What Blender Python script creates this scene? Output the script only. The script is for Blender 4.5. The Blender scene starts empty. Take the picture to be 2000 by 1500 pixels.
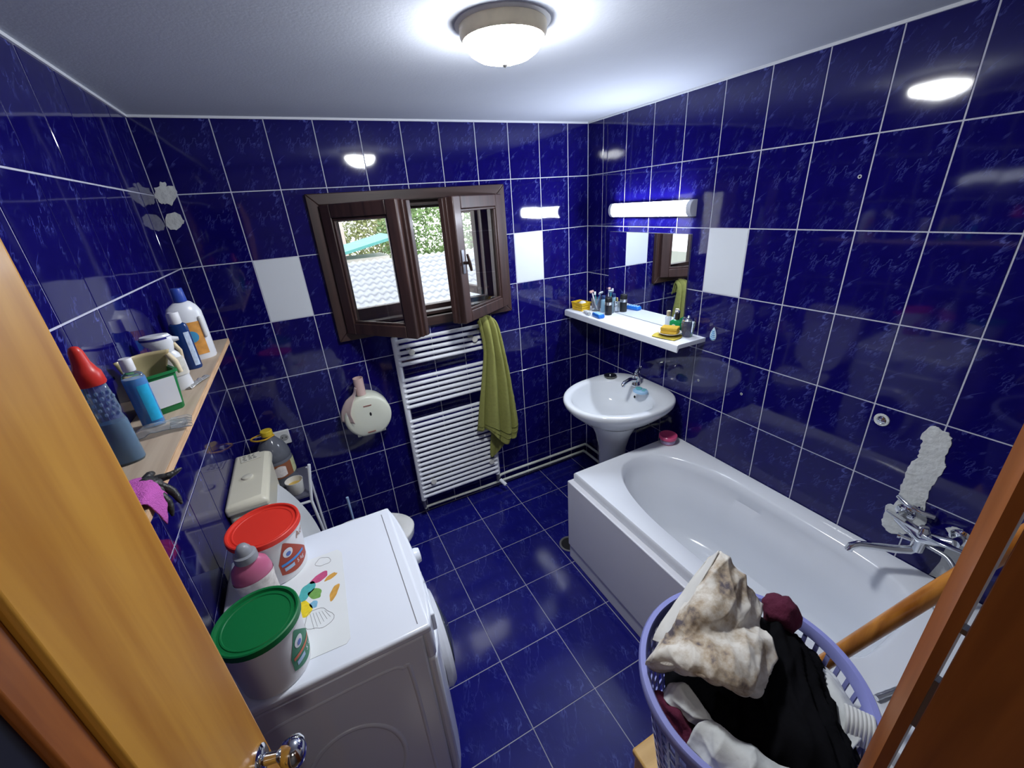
import bpy, bmesh, math, random
from mathutils import Vector, Matrix, noise
random.seed(7)
S = bpy.context.scene
COL = S.collection
R = math.radians
W, H, YF = 2.227, 2.3384, -2.40          # room width, height, front wall (inner face); back wall y=0, left wall x=0

# ------------------------------------------------------------------ camera
cam = bpy.data.cameras.new('camera'); camo = bpy.data.objects.new('camera', cam); COL.objects.link(camo)
cam.sensor_width = 36; cam.lens = 810.27 / 2000 * 36; cam.clip_start = 0.01; cam.clip_end = 200
camo.matrix_world = Matrix(((0.88754045, 0.23655157, -0.3953673, 0.4553),
                            (-0.45587082, 0.32658235, -0.82796483, -2.3781),
                            (-0.0667364, 0.9150887, 0.39769201, 1.9186), (0, 0, 0, 1)))
S.camera = camo
# ------------------------------------------------------------------ world (overcast sky) and exposure
wd = bpy.data.worlds.new('overcast'); S.world = wd; wd.use_nodes = True
wd.node_tree.nodes['Background'].inputs[0].default_value = (0.93, 0.97, 1.0, 1)
wd.node_tree.nodes['Background'].inputs[1].default_value = 2.4
S.view_settings.view_transform = 'Standard'; S.view_settings.look = 'None'
S.view_settings.exposure = 0.35; S.view_settings.gamma = 1.0; S.view_settings.use_curve_mapping = False
LAMP_EMIT, TUBE_EMIT = 150.0, 80.0

# ------------------------------------------------------------------ materials
MATS = {}
def mat(name, col, rough=0.5, metal=0.0, var=0.06, bump=0.0, bscale=60.0, trans=0.0, ior=1.45, alpha=1.0, emit=None, estr=0.0, nscale=9.0, coat=0.0, spec=0.5):
    if name in MATS: return MATS[name]
    m = bpy.data.materials.new(name); m.use_nodes = True; MATS[name] = m
    nt = m.node_tree; b = nt.nodes['Principled BSDF']
    b.inputs['Roughness'].default_value = rough; b.inputs['Metallic'].default_value = metal
    b.inputs['Transmission Weight'].default_value = trans; b.inputs['IOR'].default_value = ior
    b.inputs['Alpha'].default_value = alpha; b.inputs['Coat Weight'].default_value = coat
    b.inputs['Specular IOR Level'].default_value = spec
    tc = nt.nodes.new('ShaderNodeTexCoord'); nz = nt.nodes.new('ShaderNodeTexNoise')
    nz.inputs['Scale'].default_value = nscale; nz.inputs['Detail'].default_value = 3
    nt.links.new(tc.outputs['Object'], nz.inputs['Vector'])
    mx = nt.nodes.new('ShaderNodeMix'); mx.data_type = 'RGBA'
    c = Vector(col)
    mx.inputs[6].default_value = (*[max(0, x * (1 - var)) for x in c], 1)
    mx.inputs[7].default_value = (*[min(1, x * (1 + var)) for x in c], 1)
    nt.links.new(nz.outputs['Fac'], mx.inputs[0]); nt.links.new(mx.outputs[2], b.inputs['Base Color'])
    if bump:
        n2 = nt.nodes.new('ShaderNodeTexNoise'); n2.inputs['Scale'].default_value = bscale; n2.inputs['Detail'].default_value = 4
        nt.links.new(tc.outputs['Object'], n2.inputs['Vector'])
        bp = nt.nodes.new('ShaderNodeBump'); bp.inputs['Strength'].default_value = bump; bp.inputs['Distance'].default_value = 0.01
        nt.links.new(n2.outputs['Fac'], bp.inputs['Height']); nt.links.new(bp.outputs[0], b.inputs['Normal'])
    if emit:
        b.inputs['Emission Color'].default_value = (*emit, 1); b.inputs['Emission Strength'].default_value = estr
    return m

def tile_mat(name, base, base2, vein, rough, veins=1.0, ang=-40):
    m = bpy.data.materials.new(name); m.use_nodes = True; MATS[name] = m
    nt = m.node_tree; N = nt.nodes; L = nt.links; b = N['Principled BSDF']
    b.inputs['Roughness'].default_value = rough; b.inputs['IOR'].default_value = 1.5
    tc = N.new('ShaderNodeTexCoord')
    def ridge(scale, rot, stretch, width, detail, seed):
        mp = N.new('ShaderNodeMapping'); mp.vector_type = 'TEXTURE'; mp.inputs['Rotation'].default_value = (0, R(rot), 0)
        mp.inputs['Scale'].default_value = (stretch / scale, 1 / scale, 1 / scale); mp.inputs['Location'].default_value = (seed, seed * .7, seed * 1.3)
        L.new(tc.outputs['Object'], mp.inputs['Vector'])
        nz = N.new('ShaderNodeTexNoise'); nz.inputs['Scale'].default_value = 1; nz.inputs['Detail'].default_value = detail; nz.inputs['Roughness'].default_value = .62
        L.new(mp.outputs[0], nz.inputs['Vector'])
        s = N.new('ShaderNodeMath'); s.operation = 'SUBTRACT'; s.inputs[1].default_value = .5; L.new(nz.outputs['Fac'], s.inputs[0])
        a = N.new('ShaderNodeMath'); a.operation = 'ABSOLUTE'; L.new(s.outputs[0], a.inputs[0])
        r = N.new('ShaderNodeMapRange'); r.inputs[1].default_value = 0; r.inputs[2].default_value = width; r.inputs[3].default_value = 1; r.inputs[4].default_value = 0
        L.new(a.outputs[0], r.inputs[0])
        mk = N.new('ShaderNodeTexNoise'); mk.inputs['Scale'].default_value = 11; mk.inputs['Detail'].default_value = 2
        mp2 = N.new('ShaderNodeMapping'); mp2.inputs['Location'].default_value = (seed * 3, seed, seed * 2); L.new(tc.outputs['Object'], mp2.inputs['Vector']); L.new(mp2.outputs[0], mk.inputs['Vector'])
        r2 = N.new('ShaderNodeMapRange'); r2.inputs[1].default_value = .50; r2.inputs[2].default_value = .70; L.new(mk.outputs['Fac'], r2.inputs[0])
        mu = N.new('ShaderNodeMath'); mu.operation = 'MULTIPLY'; L.new(r.outputs[0], mu.inputs[0]); L.new(r2.outputs[0], mu.inputs[1])
        return mu
    v1 = ridge(17, ang, 4.5, .022, 4, 1.7); v2 = ridge(34, ang - 22, 3.5, .022, 5, 5.1); v3 = ridge(11, ang - 45, 3.0, .010, 4, 9.3)
    mxm = N.new('ShaderNodeMath'); mxm.operation = 'MAXIMUM'; L.new(v1.outputs[0], mxm.inputs[0])
    h = N.new('ShaderNodeMath'); h.operation = 'MULTIPLY'; h.inputs[1].default_value = .7; L.new(v2.outputs[0], h.inputs[0]); L.new(h.outputs[0], mxm.inputs[1])
    mx3 = N.new('ShaderNodeMath'); mx3.operation = 'MAXIMUM'; L.new(mxm.outputs[0], mx3.inputs[0]); L.new(v3.outputs[0], mx3.inputs[1])
    fa = N.new('ShaderNodeMath'); fa.operation = 'MULTIPLY'; fa.inputs[1].default_value = veins; L.new(mx3.outputs[0], fa.inputs[0])
    cl = N.new('ShaderNodeTexNoise'); cl.inputs['Scale'].default_value = 16; cl.inputs['Detail'].default_value = 4; L.new(tc.outputs['Object'], cl.inputs['Vector'])
    bm_ = N.new('ShaderNodeMix'); bm_.data_type = 'RGBA'; bm_.inputs[6].default_value = (*base, 1); bm_.inputs[7].default_value = (*base2, 1); L.new(cl.outputs['Fac'], bm_.inputs[0])
    vm = N.new('ShaderNodeMix'); vm.data_type = 'RGBA'; vm.inputs[7].default_value = (*vein, 1)
    L.new(fa.outputs[0], vm.inputs[0]); L.new(bm_.outputs[2], vm.inputs[6]); L.new(vm.outputs[2], b.inputs['Base Color'])
    bn = N.new('ShaderNodeTexNoise'); bn.inputs['Scale'].default_value = 7; bn.inputs['Detail'].default_value = 1; L.new(tc.outputs['Object'], bn.inputs['Vector'])
    bp = N.new('ShaderNodeBump'); bp.inputs['Strength'].default_value = .05; bp.inputs['Distance'].default_value = .02
    L.new(bn.outputs['Fac'], bp.inputs['Height']); L.new(bp.outputs[0], b.inputs['Normal'])
    return m

def wood_mat(name, c1, c2, rough=.35, axis='Z', scale=1.0, coat=.2):
    m = bpy.data.materials.new(name); m.use_nodes = True; MATS[name] = m
    nt = m.node_tree; N = nt.nodes; L = nt.links; b = N['Principled BSDF']
    b.inputs['Roughness'].default_value = rough; b.inputs['Coat Weight'].default_value = coat; b.inputs['Coat Roughness'].default_value = .15
    tc = N.new('ShaderNodeTexCoord'); mp = N.new('ShaderNodeMapping')
    sc = {'Z': (26, 26, 1.6), 'X': (1.6, 26, 26), 'Y': (26, 1.6, 26)}[axis]
    mp.inputs['Scale'].default_value = [s * scale for s in sc]; L.new(tc.outputs['Object'], mp.inputs['Vector'])
    nz = N.new('ShaderNodeTexNoise'); nz.inputs['Scale'].default_value = 1; nz.inputs['Detail'].default_value = 5; nz.inputs['Distortion'].default_value = .7
    L.new(mp.outputs[0], nz.inputs['Vector'])
    cr = N.new('ShaderNodeValToRGB'); e = cr.color_ramp.elements
    e[0].position = .32; e[0].color = (*c2, 1); e[1].position = .62; e[1].color = (*c1, 1)
    L.new(nz.outputs['Fac'], cr.inputs[0]); L.new(cr.outputs[0], b.inputs['Base Color'])
    bp = N.new('ShaderNodeBump'); bp.inputs['Strength'].default_value = .08; bp.inputs['Distance'].default_value = .004
    L.new(nz.outputs['Fac'], bp.inputs['Height']); L.new(bp.outputs[0], b.inputs['Normal'])
    return m

BLUE = tile_mat('blue_marbled_tile', (.0035, .0022, .066), (.0065, .0042, .120), (.11, .13, .46), .055, .62)
FBLUE = tile_mat('blue_floor_tile', (.0055, .0055, .100), (.0105, .0115, .180), (.10, .13, .46), .12, .45, -62)
WTILE = mat('white_blank_tile', (.68, .72, .76), .35, var=.02)
GROUT = mat('white_grout', (.55, .56, .66), .8, var=.05, bump=.2, bscale=200)
FGROUT = mat('grey_grout', (.33, .33, .40), .85, var=.12, bump=.2, bscale=200)
CEIL = mat('ceiling_paint', (.47, .50, .57), .9, var=.03, bump=.06, bscale=120)
PLASTER = mat('patch_plaster', (.62, .64, .63), .9, var=.18, bump=.7, bscale=45, nscale=25)
CAULK = mat('white_caulk', (.7, .72, .76), .6)
CERAM = mat('white_ceramic', (.72, .75, .78), .09, var=.015)
ACRYL = mat('white_acrylic', (.74, .77, .82), .13, var=.012)
ENAM = mat('white_enamel', (.74, .78, .86), .18, var=.012)
WPAINT = mat('white_radiator_paint', (.76, .78, .82), .3, var=.02)
CREAM = mat('cream_plastic', (.66, .63, .50), .3, var=.03)
CREAMD = mat('cream_dispenser_plastic', (.70, .72, .60), .3, var=.02)
CHROME = mat('chrome', (.75, .77, .80), .10, 1.0, var=.03)
STEEL = mat('dull_steel', (.45, .47, .50), .3, 1.0)
BRASS = mat('brass', (.75, .55, .22), .25, 1.0)
DWOOD = wood_mat('dark_brown_window_wood', (.052, .024, .020), (.022, .010, .009), .5, 'Z', 1.0, .08)
DWOODX = wood_mat('dark_brown_window_wood_horizontal', (.052, .024, .020), (.022, .010, .009), .5, 'X', 1.0, .08)
PINE = wood_mat('orange_pine', (.62, .30, .040), (.43, .17, .016), .42, 'Z', .8, .12)
JWOOD = wood_mat('brown_lacquered_wood', (.42, .135, .026), (.26, .075, .014), .35, 'Z', 1.0, .3)
SHELFW = wood_mat('raw_shelf_board', (.50, .40, .30), (.38, .29, .21), .75, 'Y', 1.0, 0)
SHELFE = wood_mat('chipboard_edge', (.62, .40, .24), (.46, .28, .15), .8, 'Y', 6.0, 0)
STICKW = wood_mat('varnished_handle_wood', (.60, .24, .035), (.34, .11, .012), .3, 'Z', 1.0, .4)
STOOLW = wood_mat('yellow_stool_wood', (.72, .46, .16), (.58, .34, .10), .4, 'X', 1.0, .2)
GLASS = mat('window_glass', (1, 1, 1), .0, trans=1.0, ior=1.45, var=0)
CLEAR = mat('clear_plastic', (.92, .96, 1.0), .05, trans=.92, ior=1.25, var=.02)
MIRROR = mat('mirror_silver', (.86, .90, .93), .0, 1.0, var=0)
BLACKP = mat('black_plastic', (.012, .012, .014), .35)
DARK = mat('dark_hole', (.01, .01, .012), .9)
def C(name, col, rough=.4, **k): return mat(name, col, rough, **k)

# ------------------------------------------------------------------ mesh builder
class MB:
    def __init__(s): s.v = []; s.f = []
    def add(s, vs, fs):
        o = len(s.v); s.v += [tuple(p) for p in vs]; s.f += [tuple(i + o for i in f) for f in fs]; return s
    def box(s, x0, x1, y0, y1, z0, z1):
        return s.add([(x0,y0,z0),(x1,y0,z0),(x1,y1,z0),(x0,y1,z0),(x0,y0,z1),(x1,y0,z1),(x1,y1,z1),(x0,y1,z1)],
                     [(0,3,2,1),(4,5,6,7),(0,1,5,4),(1,2,6,5),(2,3,7,6),(3,0,4,7)])
    def loft(s, rings, caps=(True, True), closed=True):
        n = len(rings[0]); vs = [p for r in rings for p in r]; fs = []
        for k in range(len(rings) - 1):
            for i in range(n if closed else n - 1):
                j = (i + 1) % n
                fs.append((k*n+i, k*n+j, (k+1)*n+j, (k+1)*n+i))
        if caps[0]: fs.append(tuple(range(n - 1, -1, -1)))
        if caps[1]: fs.append(tuple((len(rings)-1)*n + i for i in range(n)))
        return s.add(vs, fs)
    def lathe(s, prof, n=24, cx=0, cy=0, sx=1, sy=1, caps=(True, True), rot=0):
        return s.loft([[(cx + r*sx*math.cos(2*math.pi*i/n+rot), cy + r*sy*math.sin(2*math.pi*i/n+rot), z) for i in range(n)] for r, z in prof], caps)
    def tube(s, path, r, n=10, caps=True):
        P = [Vector(p) for p in path]; rings = []; up = None
        for k, p in enumerate(P):
            t = (P[min(k+1, len(P)-1)] - P[max(k-1, 0)]).normalized()
            if up is None: up = t.orthogonal().normalized()
            up = (up - t * up.dot(t)).normalized(); w = t.cross(up)
            rr = r[k] if isinstance(r, (list, tuple)) else r
            rings.append([p + (up*math.cos(2*math.pi*i/n) + w*math.sin(2*math.pi*i/n)) * rr for i in range(n)])
        return s.loft(rings, (caps, caps))
    def grid(s, rows, closed=False):
        n = len(rows[0]); vs = [p for r in rows for p in r]; fs = []
        for k in range(len(rows)-1):
            for i in range(n - (0 if closed else 1)):
                j = (i+1) % n; fs.append((k*n+i, k*n+j, (k+1)*n+j, (k+1)*n+i))
        return s.add(vs, fs)
    def prism(s, poly, d0, d1, fn):
        n = len(poly); return s.add([fn(a, b, d0) for a, b in poly] + [fn(a, b, d1) for a, b in poly],
            [tuple(range(n-1, -1, -1)), tuple(range(n, 2*n))] + [(i, (i+1) % n, n+(i+1) % n, n+i) for i in range(n)])
    def ball(s, c, r, n=14, m=8, sc=(1, 1, 1)):
        rings = [[(c[0]+r*sc[0]*math.sin(math.pi*k/m)*math.cos(2*math.pi*i/n), c[1]+r*sc[1]*math.sin(math.pi*k/m)*math.sin(2*math.pi*i/n), c[2]-r*sc[2]*math.cos(math.pi*k/m)) for i in range(n)] for k in range(1, m)]
        return s.loft(rings)
    def xf(s, M): s.v = [tuple(M @ Vector(p)) for p in s.v]; return s

def fixn(me):
    b = bmesh.new(); b.from_mesh(me); bmesh.ops.recalc_face_normals(b, faces=b.faces); b.to_mesh(me); b.free()
def obj(name, mb, m, parent=None, smooth=40, bevel=0, sub=0, solid=0, label=None, loc=None, rot=None, fix=True, seg=2):
    me = bpy.data.meshes.new(name); me.from_pydata(mb.v, [], mb.f)
    if fix: fixn(me)
    if isinstance(m, (list, tuple)):
        for q in m: me.materials.append(q)
    else: me.materials.append(m)
    if smooth:
        me.shade_smooth(); me.set_sharp_from_angle(angle=R(smooth))
    o = bpy.data.objects.new(name, me); COL.objects.link(o)
    if parent: o.parent = parent
    if loc: o.location = loc
    if rot: o.rotation_euler = rot
    if solid: q = o.modifiers.new('solid', 'SOLIDIFY'); q.thickness = solid; q.offset = 0
    if bevel:
        q = o.modifiers.new('bevel', 'BEVEL'); q.width = bevel; q.segments = seg; q.limit_method = 'ANGLE'; q.angle_limit = R(35)
    if sub: q = o.modifiers.new('sub', 'SUBSURF'); q.levels = sub; q.render_levels = sub
    if label: o['label'] = label
    return o
def thing(name, label, cat, loc=(0, 0, 0), rz=0, group=None):
    o = bpy.data.objects.new(name, None); COL.objects.link(o); o.location = loc; o.rotation_euler = (0, 0, rz); o.empty_display_size = .05
    o['label'] = label; o['category'] = cat
    if group: o['group'] = group
    return o
def tag(o, label, cat, group=None):
    o['label'] = label; o['category'] = cat
    if group: o['group'] = group
    return o
def struct(o, label=None, cat=None):
    o['kind'] = 'structure'
    if label: o['label'] = label
    if cat: o['category'] = cat
    return o
def sempty(name, loc=(0, 0, 0)):
    o = bpy.data.objects.new(name, None); COL.objects.link(o); o.location = loc; o['kind'] = 'structure'; return o
def arc(fn, a0, a1, n): return [fn(a0 + (a1 - a0) * i / n) for i in range(n + 1)]
def text_mb(txt, size):
    cu = bpy.data.curves.new('t', 'FONT'); cu.body = txt; cu.size = size; cu.resolution_u = 2
    o = bpy.data.objects.new('t', cu); COL.objects.link(o)
    bpy.context.view_layer.update()
    me = bpy.data.meshes.new_from_object(o.evaluated_get(bpy.context.evaluated_depsgraph_get()))
    mb = MB(); mb.v = [tuple(v.co) for v in me.vertices]; mb.f = [tuple(p.vertices) for p in me.polygons]
    bpy.data.objects.remove(o); bpy.data.curves.remove(cu); bpy.data.meshes.remove(me)
    return mb
def crom(p0, p1, p2, p3, t):
    return .5 * ((2*p1) + (p2-p0)*t + (2*p0-5*p1+4*p2-p3)*t*t + (3*p1-p0-3*p2+p3)*t**3)
def interp(row, n):
    P = [Vector(p) for p in row]; P = [2*P[0]-P[1]] + P + [2*P[-1]-P[-2]]; out = []; m = len(row) - 1
    for i in range(n + 1):
        u = i / n * m; k = min(int(u), m - 1); out.append(crom(P[k], P[k+1], P[k+2], P[k+3], u - k))
    return out
rp = random.Random(21); PLEATS = []
for k in range(5):
    kd = Vector((rp.uniform(-1, 1), rp.uniform(-1, 1), rp.uniform(-.8, .8))).normalized()
    PLEATS.append((kd, rp.uniform(.030, .060), Vector((rp.uniform(0, 9), rp.uniform(0, 9), rp.uniform(0, 9)))))
def cloth(ctrl, nu, nv, amp=.006, freq=22, ridge=.5, seed=0, stretch=(1, 1, 1)):
    """dense rows of points from a coarse control grid, with crumple noise along the normal"""
    rows = [interp(r, nu) for r in ctrl]
    cols = [interp([rows[k][i] for k in range(len(rows))], nv) for i in range(nu + 1)]
    G = [[cols[i][k] for i in range(nu + 1)] for k in range(nv + 1)]
    out = []
    for k in range(nv + 1):
        rr = []
        for i in range(nu + 1):
            a = G[k][min(i+1, nu)] - G[k][max(i-1, 0)]; b = G[min(k+1, nv)][i] - G[max(k-1, 0)][i]
            n = a.cross(b); n = n.normalized() if n.length > 1e-9 else Vector((0, 0, 1))
            if n.z < -.02 or (abs(n.z) <= .02 and n.y > 0): n = -n
            p = G[k][i]; q = Vector((p.x*stretch[0], p.y*stretch[1], p.z*stretch[2])) * freq + Vector((seed*7.1, seed*3.3, seed*1.9))
            d = .55*noise.noise(q*.8) + .12*noise.noise(q*4.3)
            for kd, lam, off in PLEATS:
                mk = max(0., noise.noise(q*.45 + off) + .22)
                d += ridge * 1.7 * mk * (.62 - abs(math.sin(math.pi*(kd.dot(q)/freq)/lam + 1.6*noise.noise(q*.35 + off*1.7))) ** .8)
            rr.append(p + n * d * amp)
        out.append(rr)
    return out

# ================================================================== SETTING
ROWS = [H] + [H - (.2894 + i * .2975) for i in range(7)] + [0.0]       # row joints from the ceiling down
HX0, HX1, HZ0, HZ1 = .62, 1.585, 1.325, 1.985                           # window hole in the back wall
def clip(r, h):
    a0, a1, b0, b1 = r; c0, c1, d0, d1 = h
    if a1 <= c0 or a0 >= c1 or b1 <= d0 or b0 >= d1: return [r]
    out = []
    if a0 < c0: out.append((a0, c0, b0, b1))
    if a1 > c1: out.append((c1, a1, b0, b1))
    x0, x1 = max(a0, c0), min(a1, c1)
    if b0 < d0: out.append((x0, x1, b0, d0))
    if b1 > d1: out.append((x0, x1, d1, b1))
    return [q for q in out if q[1] - q[0] > .004 and q[3] - q[2] > .004]
TMESH = {}
def tile_mesh(rects, m):
    key = (tuple(tuple(round(x, 4) for x in r) for r in rects), m.name)
    if key in TMESH: return TMESH[key]
    mb = MB(); c = .0011
    for (a, b, d, e) in rects:
        ring = lambda i, y: [(a+i, y, d+i), (b-i, y, d+i), (b-i, y, e-i), (a+i, y, e-i)]
        mb.loft([ring(c, 0), ring(0, .0011), ring(0, .007)], (True, False))
    me = bpy.data.meshes.new('tile'); me.from_pydata(mb.v, [], mb.f); fixn(me); me.materials.append(m); TMESH[key] = me
    return me
def lay(parent, us, vs, place, rot, m, gap=.0042, hole=None, white=(), tilt=.0016, name='tile'):
    for i in range(len(us) - 1):
        for j in range(len(vs) - 1):
            u0, u1, v0, v1 = us[i], us[i+1], vs[j], vs[j+1]
            if u1 - u0 < .012 or v1 - v0 < .012: continue
            rs = [(u0 + gap/2, u1 - gap/2, v0 + gap/2, v1 - gap/2)]
            if hole: rs = clip(rs[0], hole)
            if not rs: continue
            w = any(u0 < wu < u1 and v0 < wv < v1 for wu, wv in white)
            me = tile_mesh([(a-u0, b-u0, c-v0, d-v0) for a, b, c, d in rs], WTILE if w else m)
            o = bpy.data.objects.new(name, me); COL.objects.link(o); o.parent = parent
            o.location = place(u0, v0)
            o.rotation_euler = (rot[0] + random.uniform(-tilt, tilt), rot[1], rot[2] + random.uniform(-tilt, tilt))
            if w: o['label'] = 'blank white tile'
vs = sorted(ROWS)
# back wall
wb = MB(); T = .24; y0 = .0016
wb.box(-.12, HX0, y0, T, 0, H + .1); wb.box(HX1, W + .12, y0, T, 0, H + .1); wb.box(HX0, HX1, y0, T, 0, HZ0); wb.box(HX0, HX1, y0, T, HZ1, H + .1)
wall_back = struct(obj('wall_back', wb, GROUT, smooth=0))
us = [0] + sorted(W - (.1489 + .2*i) for i in range(11)) + [W]
lay(wall_back, us, vs, lambda u, v: (u, 0, v), (0, 0, 0), BLUE, hole=(HX0, HX1, HZ0, HZ1), white=[(.38, 1.6), (1.78, 1.6)])
# right wall  (u runs from the back corner towards the door)
wall_right = struct(obj('wall_right', MB().box(W + .0016, W + .12, YF - .12, .24, 0, H + .1), GROUT, smooth=0))
us = [0] + [.1457 + .2*i for i in range(12)]; us = [u for u in us if u < -YF] + [-YF]
lay(wall_right, us, vs, lambda u, v: (W, -u, v), (0, 0, R(-90)), BLUE, white=[(1.05, 1.6)])
# left wall  (u runs towards the back corner)
wall_left = struct(obj('wall_left', MB().box(-.12, -.0016, YF - .12, .24, 0, H + .1), GROUT, smooth=0))
us = sorted([0] + [-(.2132 + .2*i) for i in range(12) if .2132 + .2*i < -YF] + [YF])
lay(wall_left, us, vs, lambda u, v: (0, u, v), (0, 0, R(90)), BLUE)
# floor
floor = struct(obj('floor', MB().box(-.12, W + .12, YF - .12, .24, -.12, -.0014), FGROUT, smooth=0))
ux = sorted([0] + [.86 + .303*i for i in range(-2, 5)] + [W]); uy = sorted([0] + [-.281 - .3037*i for i in range(7)] + [YF])
lay(floor, ux, uy, lambda u, v: (u, v, 0), (R(-90), 0, 0), FBLUE, gap=.0036, tilt=.0008)
ceiling = struct(obj('ceiling', MB().box(-.12, W + .12, YF - .12, .24, H, H + .1), CEIL, smooth=0))
# front wall with the doorway, and the hall behind the photographer
PAINT = C('dull_wall_paint', (.30, .29, .30), .8)
wf = MB(); wf.box(1.02, W + .12, YF - .12, YF, 0, H + .1); wf.box(-.12, 1.02, YF - .12, YF, 2.12, H + .1); wf.box(-.12, .0, YF - .12, YF, 0, 2.12)
struct(obj('wall_front', wf, PAINT, smooth=0))
hall = MB(); hall.box(-1.3, -1.2, -4.2, YF - .12, 0, 2.5); hall.box(2.6, 2.7, -4.2, YF - .12, 0, 2.5); hall.box(-1.3, 2.7, -4.3, -4.2, 0, 2.5)
hall.box(-1.3, 2.7, -4.3, YF - .12, 2.45, 2.55); hall.box(-1.2, -.12, YF - .14, YF - .04, 0, 2.5); hall.box(W + .12, 2.6, YF - .14, YF - .04, 0, 2.5)
struct(obj('wall_hall', hall, PAINT, smooth=0))
struct(obj('floor_hall', MB().box(-1.3, 2.7, -4.3, YF - .12, -.1, -.001), C('hall_floor', (.16, .10, .06), .5), smooth=0))
# caulk along the ceiling
struct(obj('trim_1', MB().box(.0, W, -.007, .002, H - .009, H), CAULK, smooth=0))
struct(obj('trim_2', MB().box(W - .007, W + .002, YF, 0, H - .009, H), CAULK, smooth=0))
struct(obj('trim_3', MB().box(-.002, .007, YF, 0, H - .009, H), CAULK, smooth=0))

# ------------------------------------------------------------------ window
win = sempty('window_1', (0, 0, 0))
def mitre(name, x0, x1, z0, z1, w, ya, yb, m, parent, bevel=.004):
    for k, (P) in enumerate([[(x0,z0),(x1,z0),(x1-w,z0+w),(x0+w,z0+w)], [(x1,z0),(x1,z1),(x1-w,z1-w),(x1-w,z0+w)],
                             [(x1,z1),(x0,z1),(x0+w,z1-w),(x1-w,z1-w)], [(x0,z1),(x0,z0),(x0+w,z0+w),(x0+w,z1-w)]]):
        obj(name, MB().prism(P, ya, yb, lambda a, b, d: (a, d, b)), m if k % 2 else (DWOODX if m is DWOOD else m), parent, smooth=30, bevel=bevel)
mitre('casing_board', .570, 1.618, 1.293, 2.025, .052, -.026, .004, DWOOD, win)
mitre('jamb_board', .612, 1.592, 1.318, 1.992, .016, -.02, .235, DWOOD, win, 0)
mitre('frame_bar', .628, 1.576, 1.334, 1.976, .030, .030, .085, DWOOD, win, .003)
# outer casement: left light glazed and shut, right light swung outwards
def frame_mb(x0, x1, z0, z1, w, ya, yb, wl=None, wr=None, wt=None, wb_=None):
    wl = wl or w; wr = wr or w; wt = wt or w; wb_ = wb_ or w
    b = MB(); b.box(x0, x0+wl, ya, yb, z0, z1); b.box(x1-wr, x1, ya, yb, z0, z1); b.box(x0+wl, x1-wr, ya, yb, z0, z0+wb_); b.box(x0+wl, x1-wr, ya, yb, z1-wt, z1); return b
mitre('outer_frame_bar', .628, 1.576, 1.334, 1.976, .045, .150, .205, DWOOD, win, .003)
os1 = obj('outer_sash', frame_mb(.668, 1.055, 1.374, 1.936, .045, .150, .195, wr=.09), DWOOD, win, smooth=30, bevel=.003)
obj('pane', MB().box(.71, .97, .168, .172, 1.415, 1.895), GLASS, os1, smooth=0)
os2 = obj('outer_sash', frame_mb(-.45, 0, 1.374, 1.936, .05, -.02, .02), DWOOD, win, smooth=30, bevel=.003, loc=(1.535, .215, 0), rot=(0, 0, R(-80)))
obj('pane', MB().box(-.402, -.048, -.002, .002, 1.422, 1.888), GLASS, os2, smooth=0)
obj('window_board', MB().box(.628, 1.576, .03, .24, 1.334, 1.350), DWOODX, win, smooth=0, bevel=.002)
def sash(sgn, hx, ang, handle):
    L_ = .455; z0, z1 = 1.336, 1.974
    a, b = (0, L_) if sgn > 0 else (-L_, 0)
    f = frame_mb(a, b, z0, z1, .062, -.024, .024)
    o = obj('sash', f, DWOOD, win, smooth=30, bevel=.005, loc=(hx, -.028, 0), rot=(0, 0, R(ang)))
    p0, p1 = a + .058, b - .058
    obj('pane', MB().box(p0, p1, -.002, .002, z0 + .058, z1 - .058), GLASS, o, smooth=0)
    e = L_ * sgn                                                   # rebated closing edge
    bd = MB(); bd.box(min(e, e + sgn*.016), max(e, e + sgn*.016), .004, .026, z0 + .004, z1 - .004)
    bd.box(min(e, e + sgn*.028), max(e, e + sgn*.028), .018, .044, z0 + .008, z1 - .008)
    obj('rebate_strip', bd, DWOOD, o, smooth=30, bevel=.003)
    gb = MB()
    for (x0, x1, c0, c1) in [(p0, p1, z0+.062, z0+.074), (p0, p1, z1-.074, z1-.062), (p0+.004, p0+.016, z0+.074, z1-.074), (p1-.016, p1-.004, z0+.074, z1-.074)]: gb.box(x0, x1, -.016, -.004, c0, c1)
    obj('glazing_bead', gb, DWOOD, o, smooth=30, bevel=.003)
    if handle:
        hx_ = e - sgn*.030
        hd = MB(); hd.box(hx_-.011, hx_+.011, -.030, -.024, 1.60, 1.72)
        h = obj('handle_plate', hd, STEEL, o, smooth=30, bevel=.002)
        hh = MB(); hh.tube([(hx_, -.028, 1.655), (hx_, -.058, 1.655)], .008, 10); hh.tube([(hx_-.006, -.060, 1.70), (hx_, -.066, 1.655), (hx_+.012, -.064, 1.615)], [.006, .009, .007], 10)
        obj('lever', hh, C('bronze_lever', (.05, .03, .025), .4, metal=.6), h)
    return o
sash(1, .636, -51, False); sash(-1, 1.572, 33, True)

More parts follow.
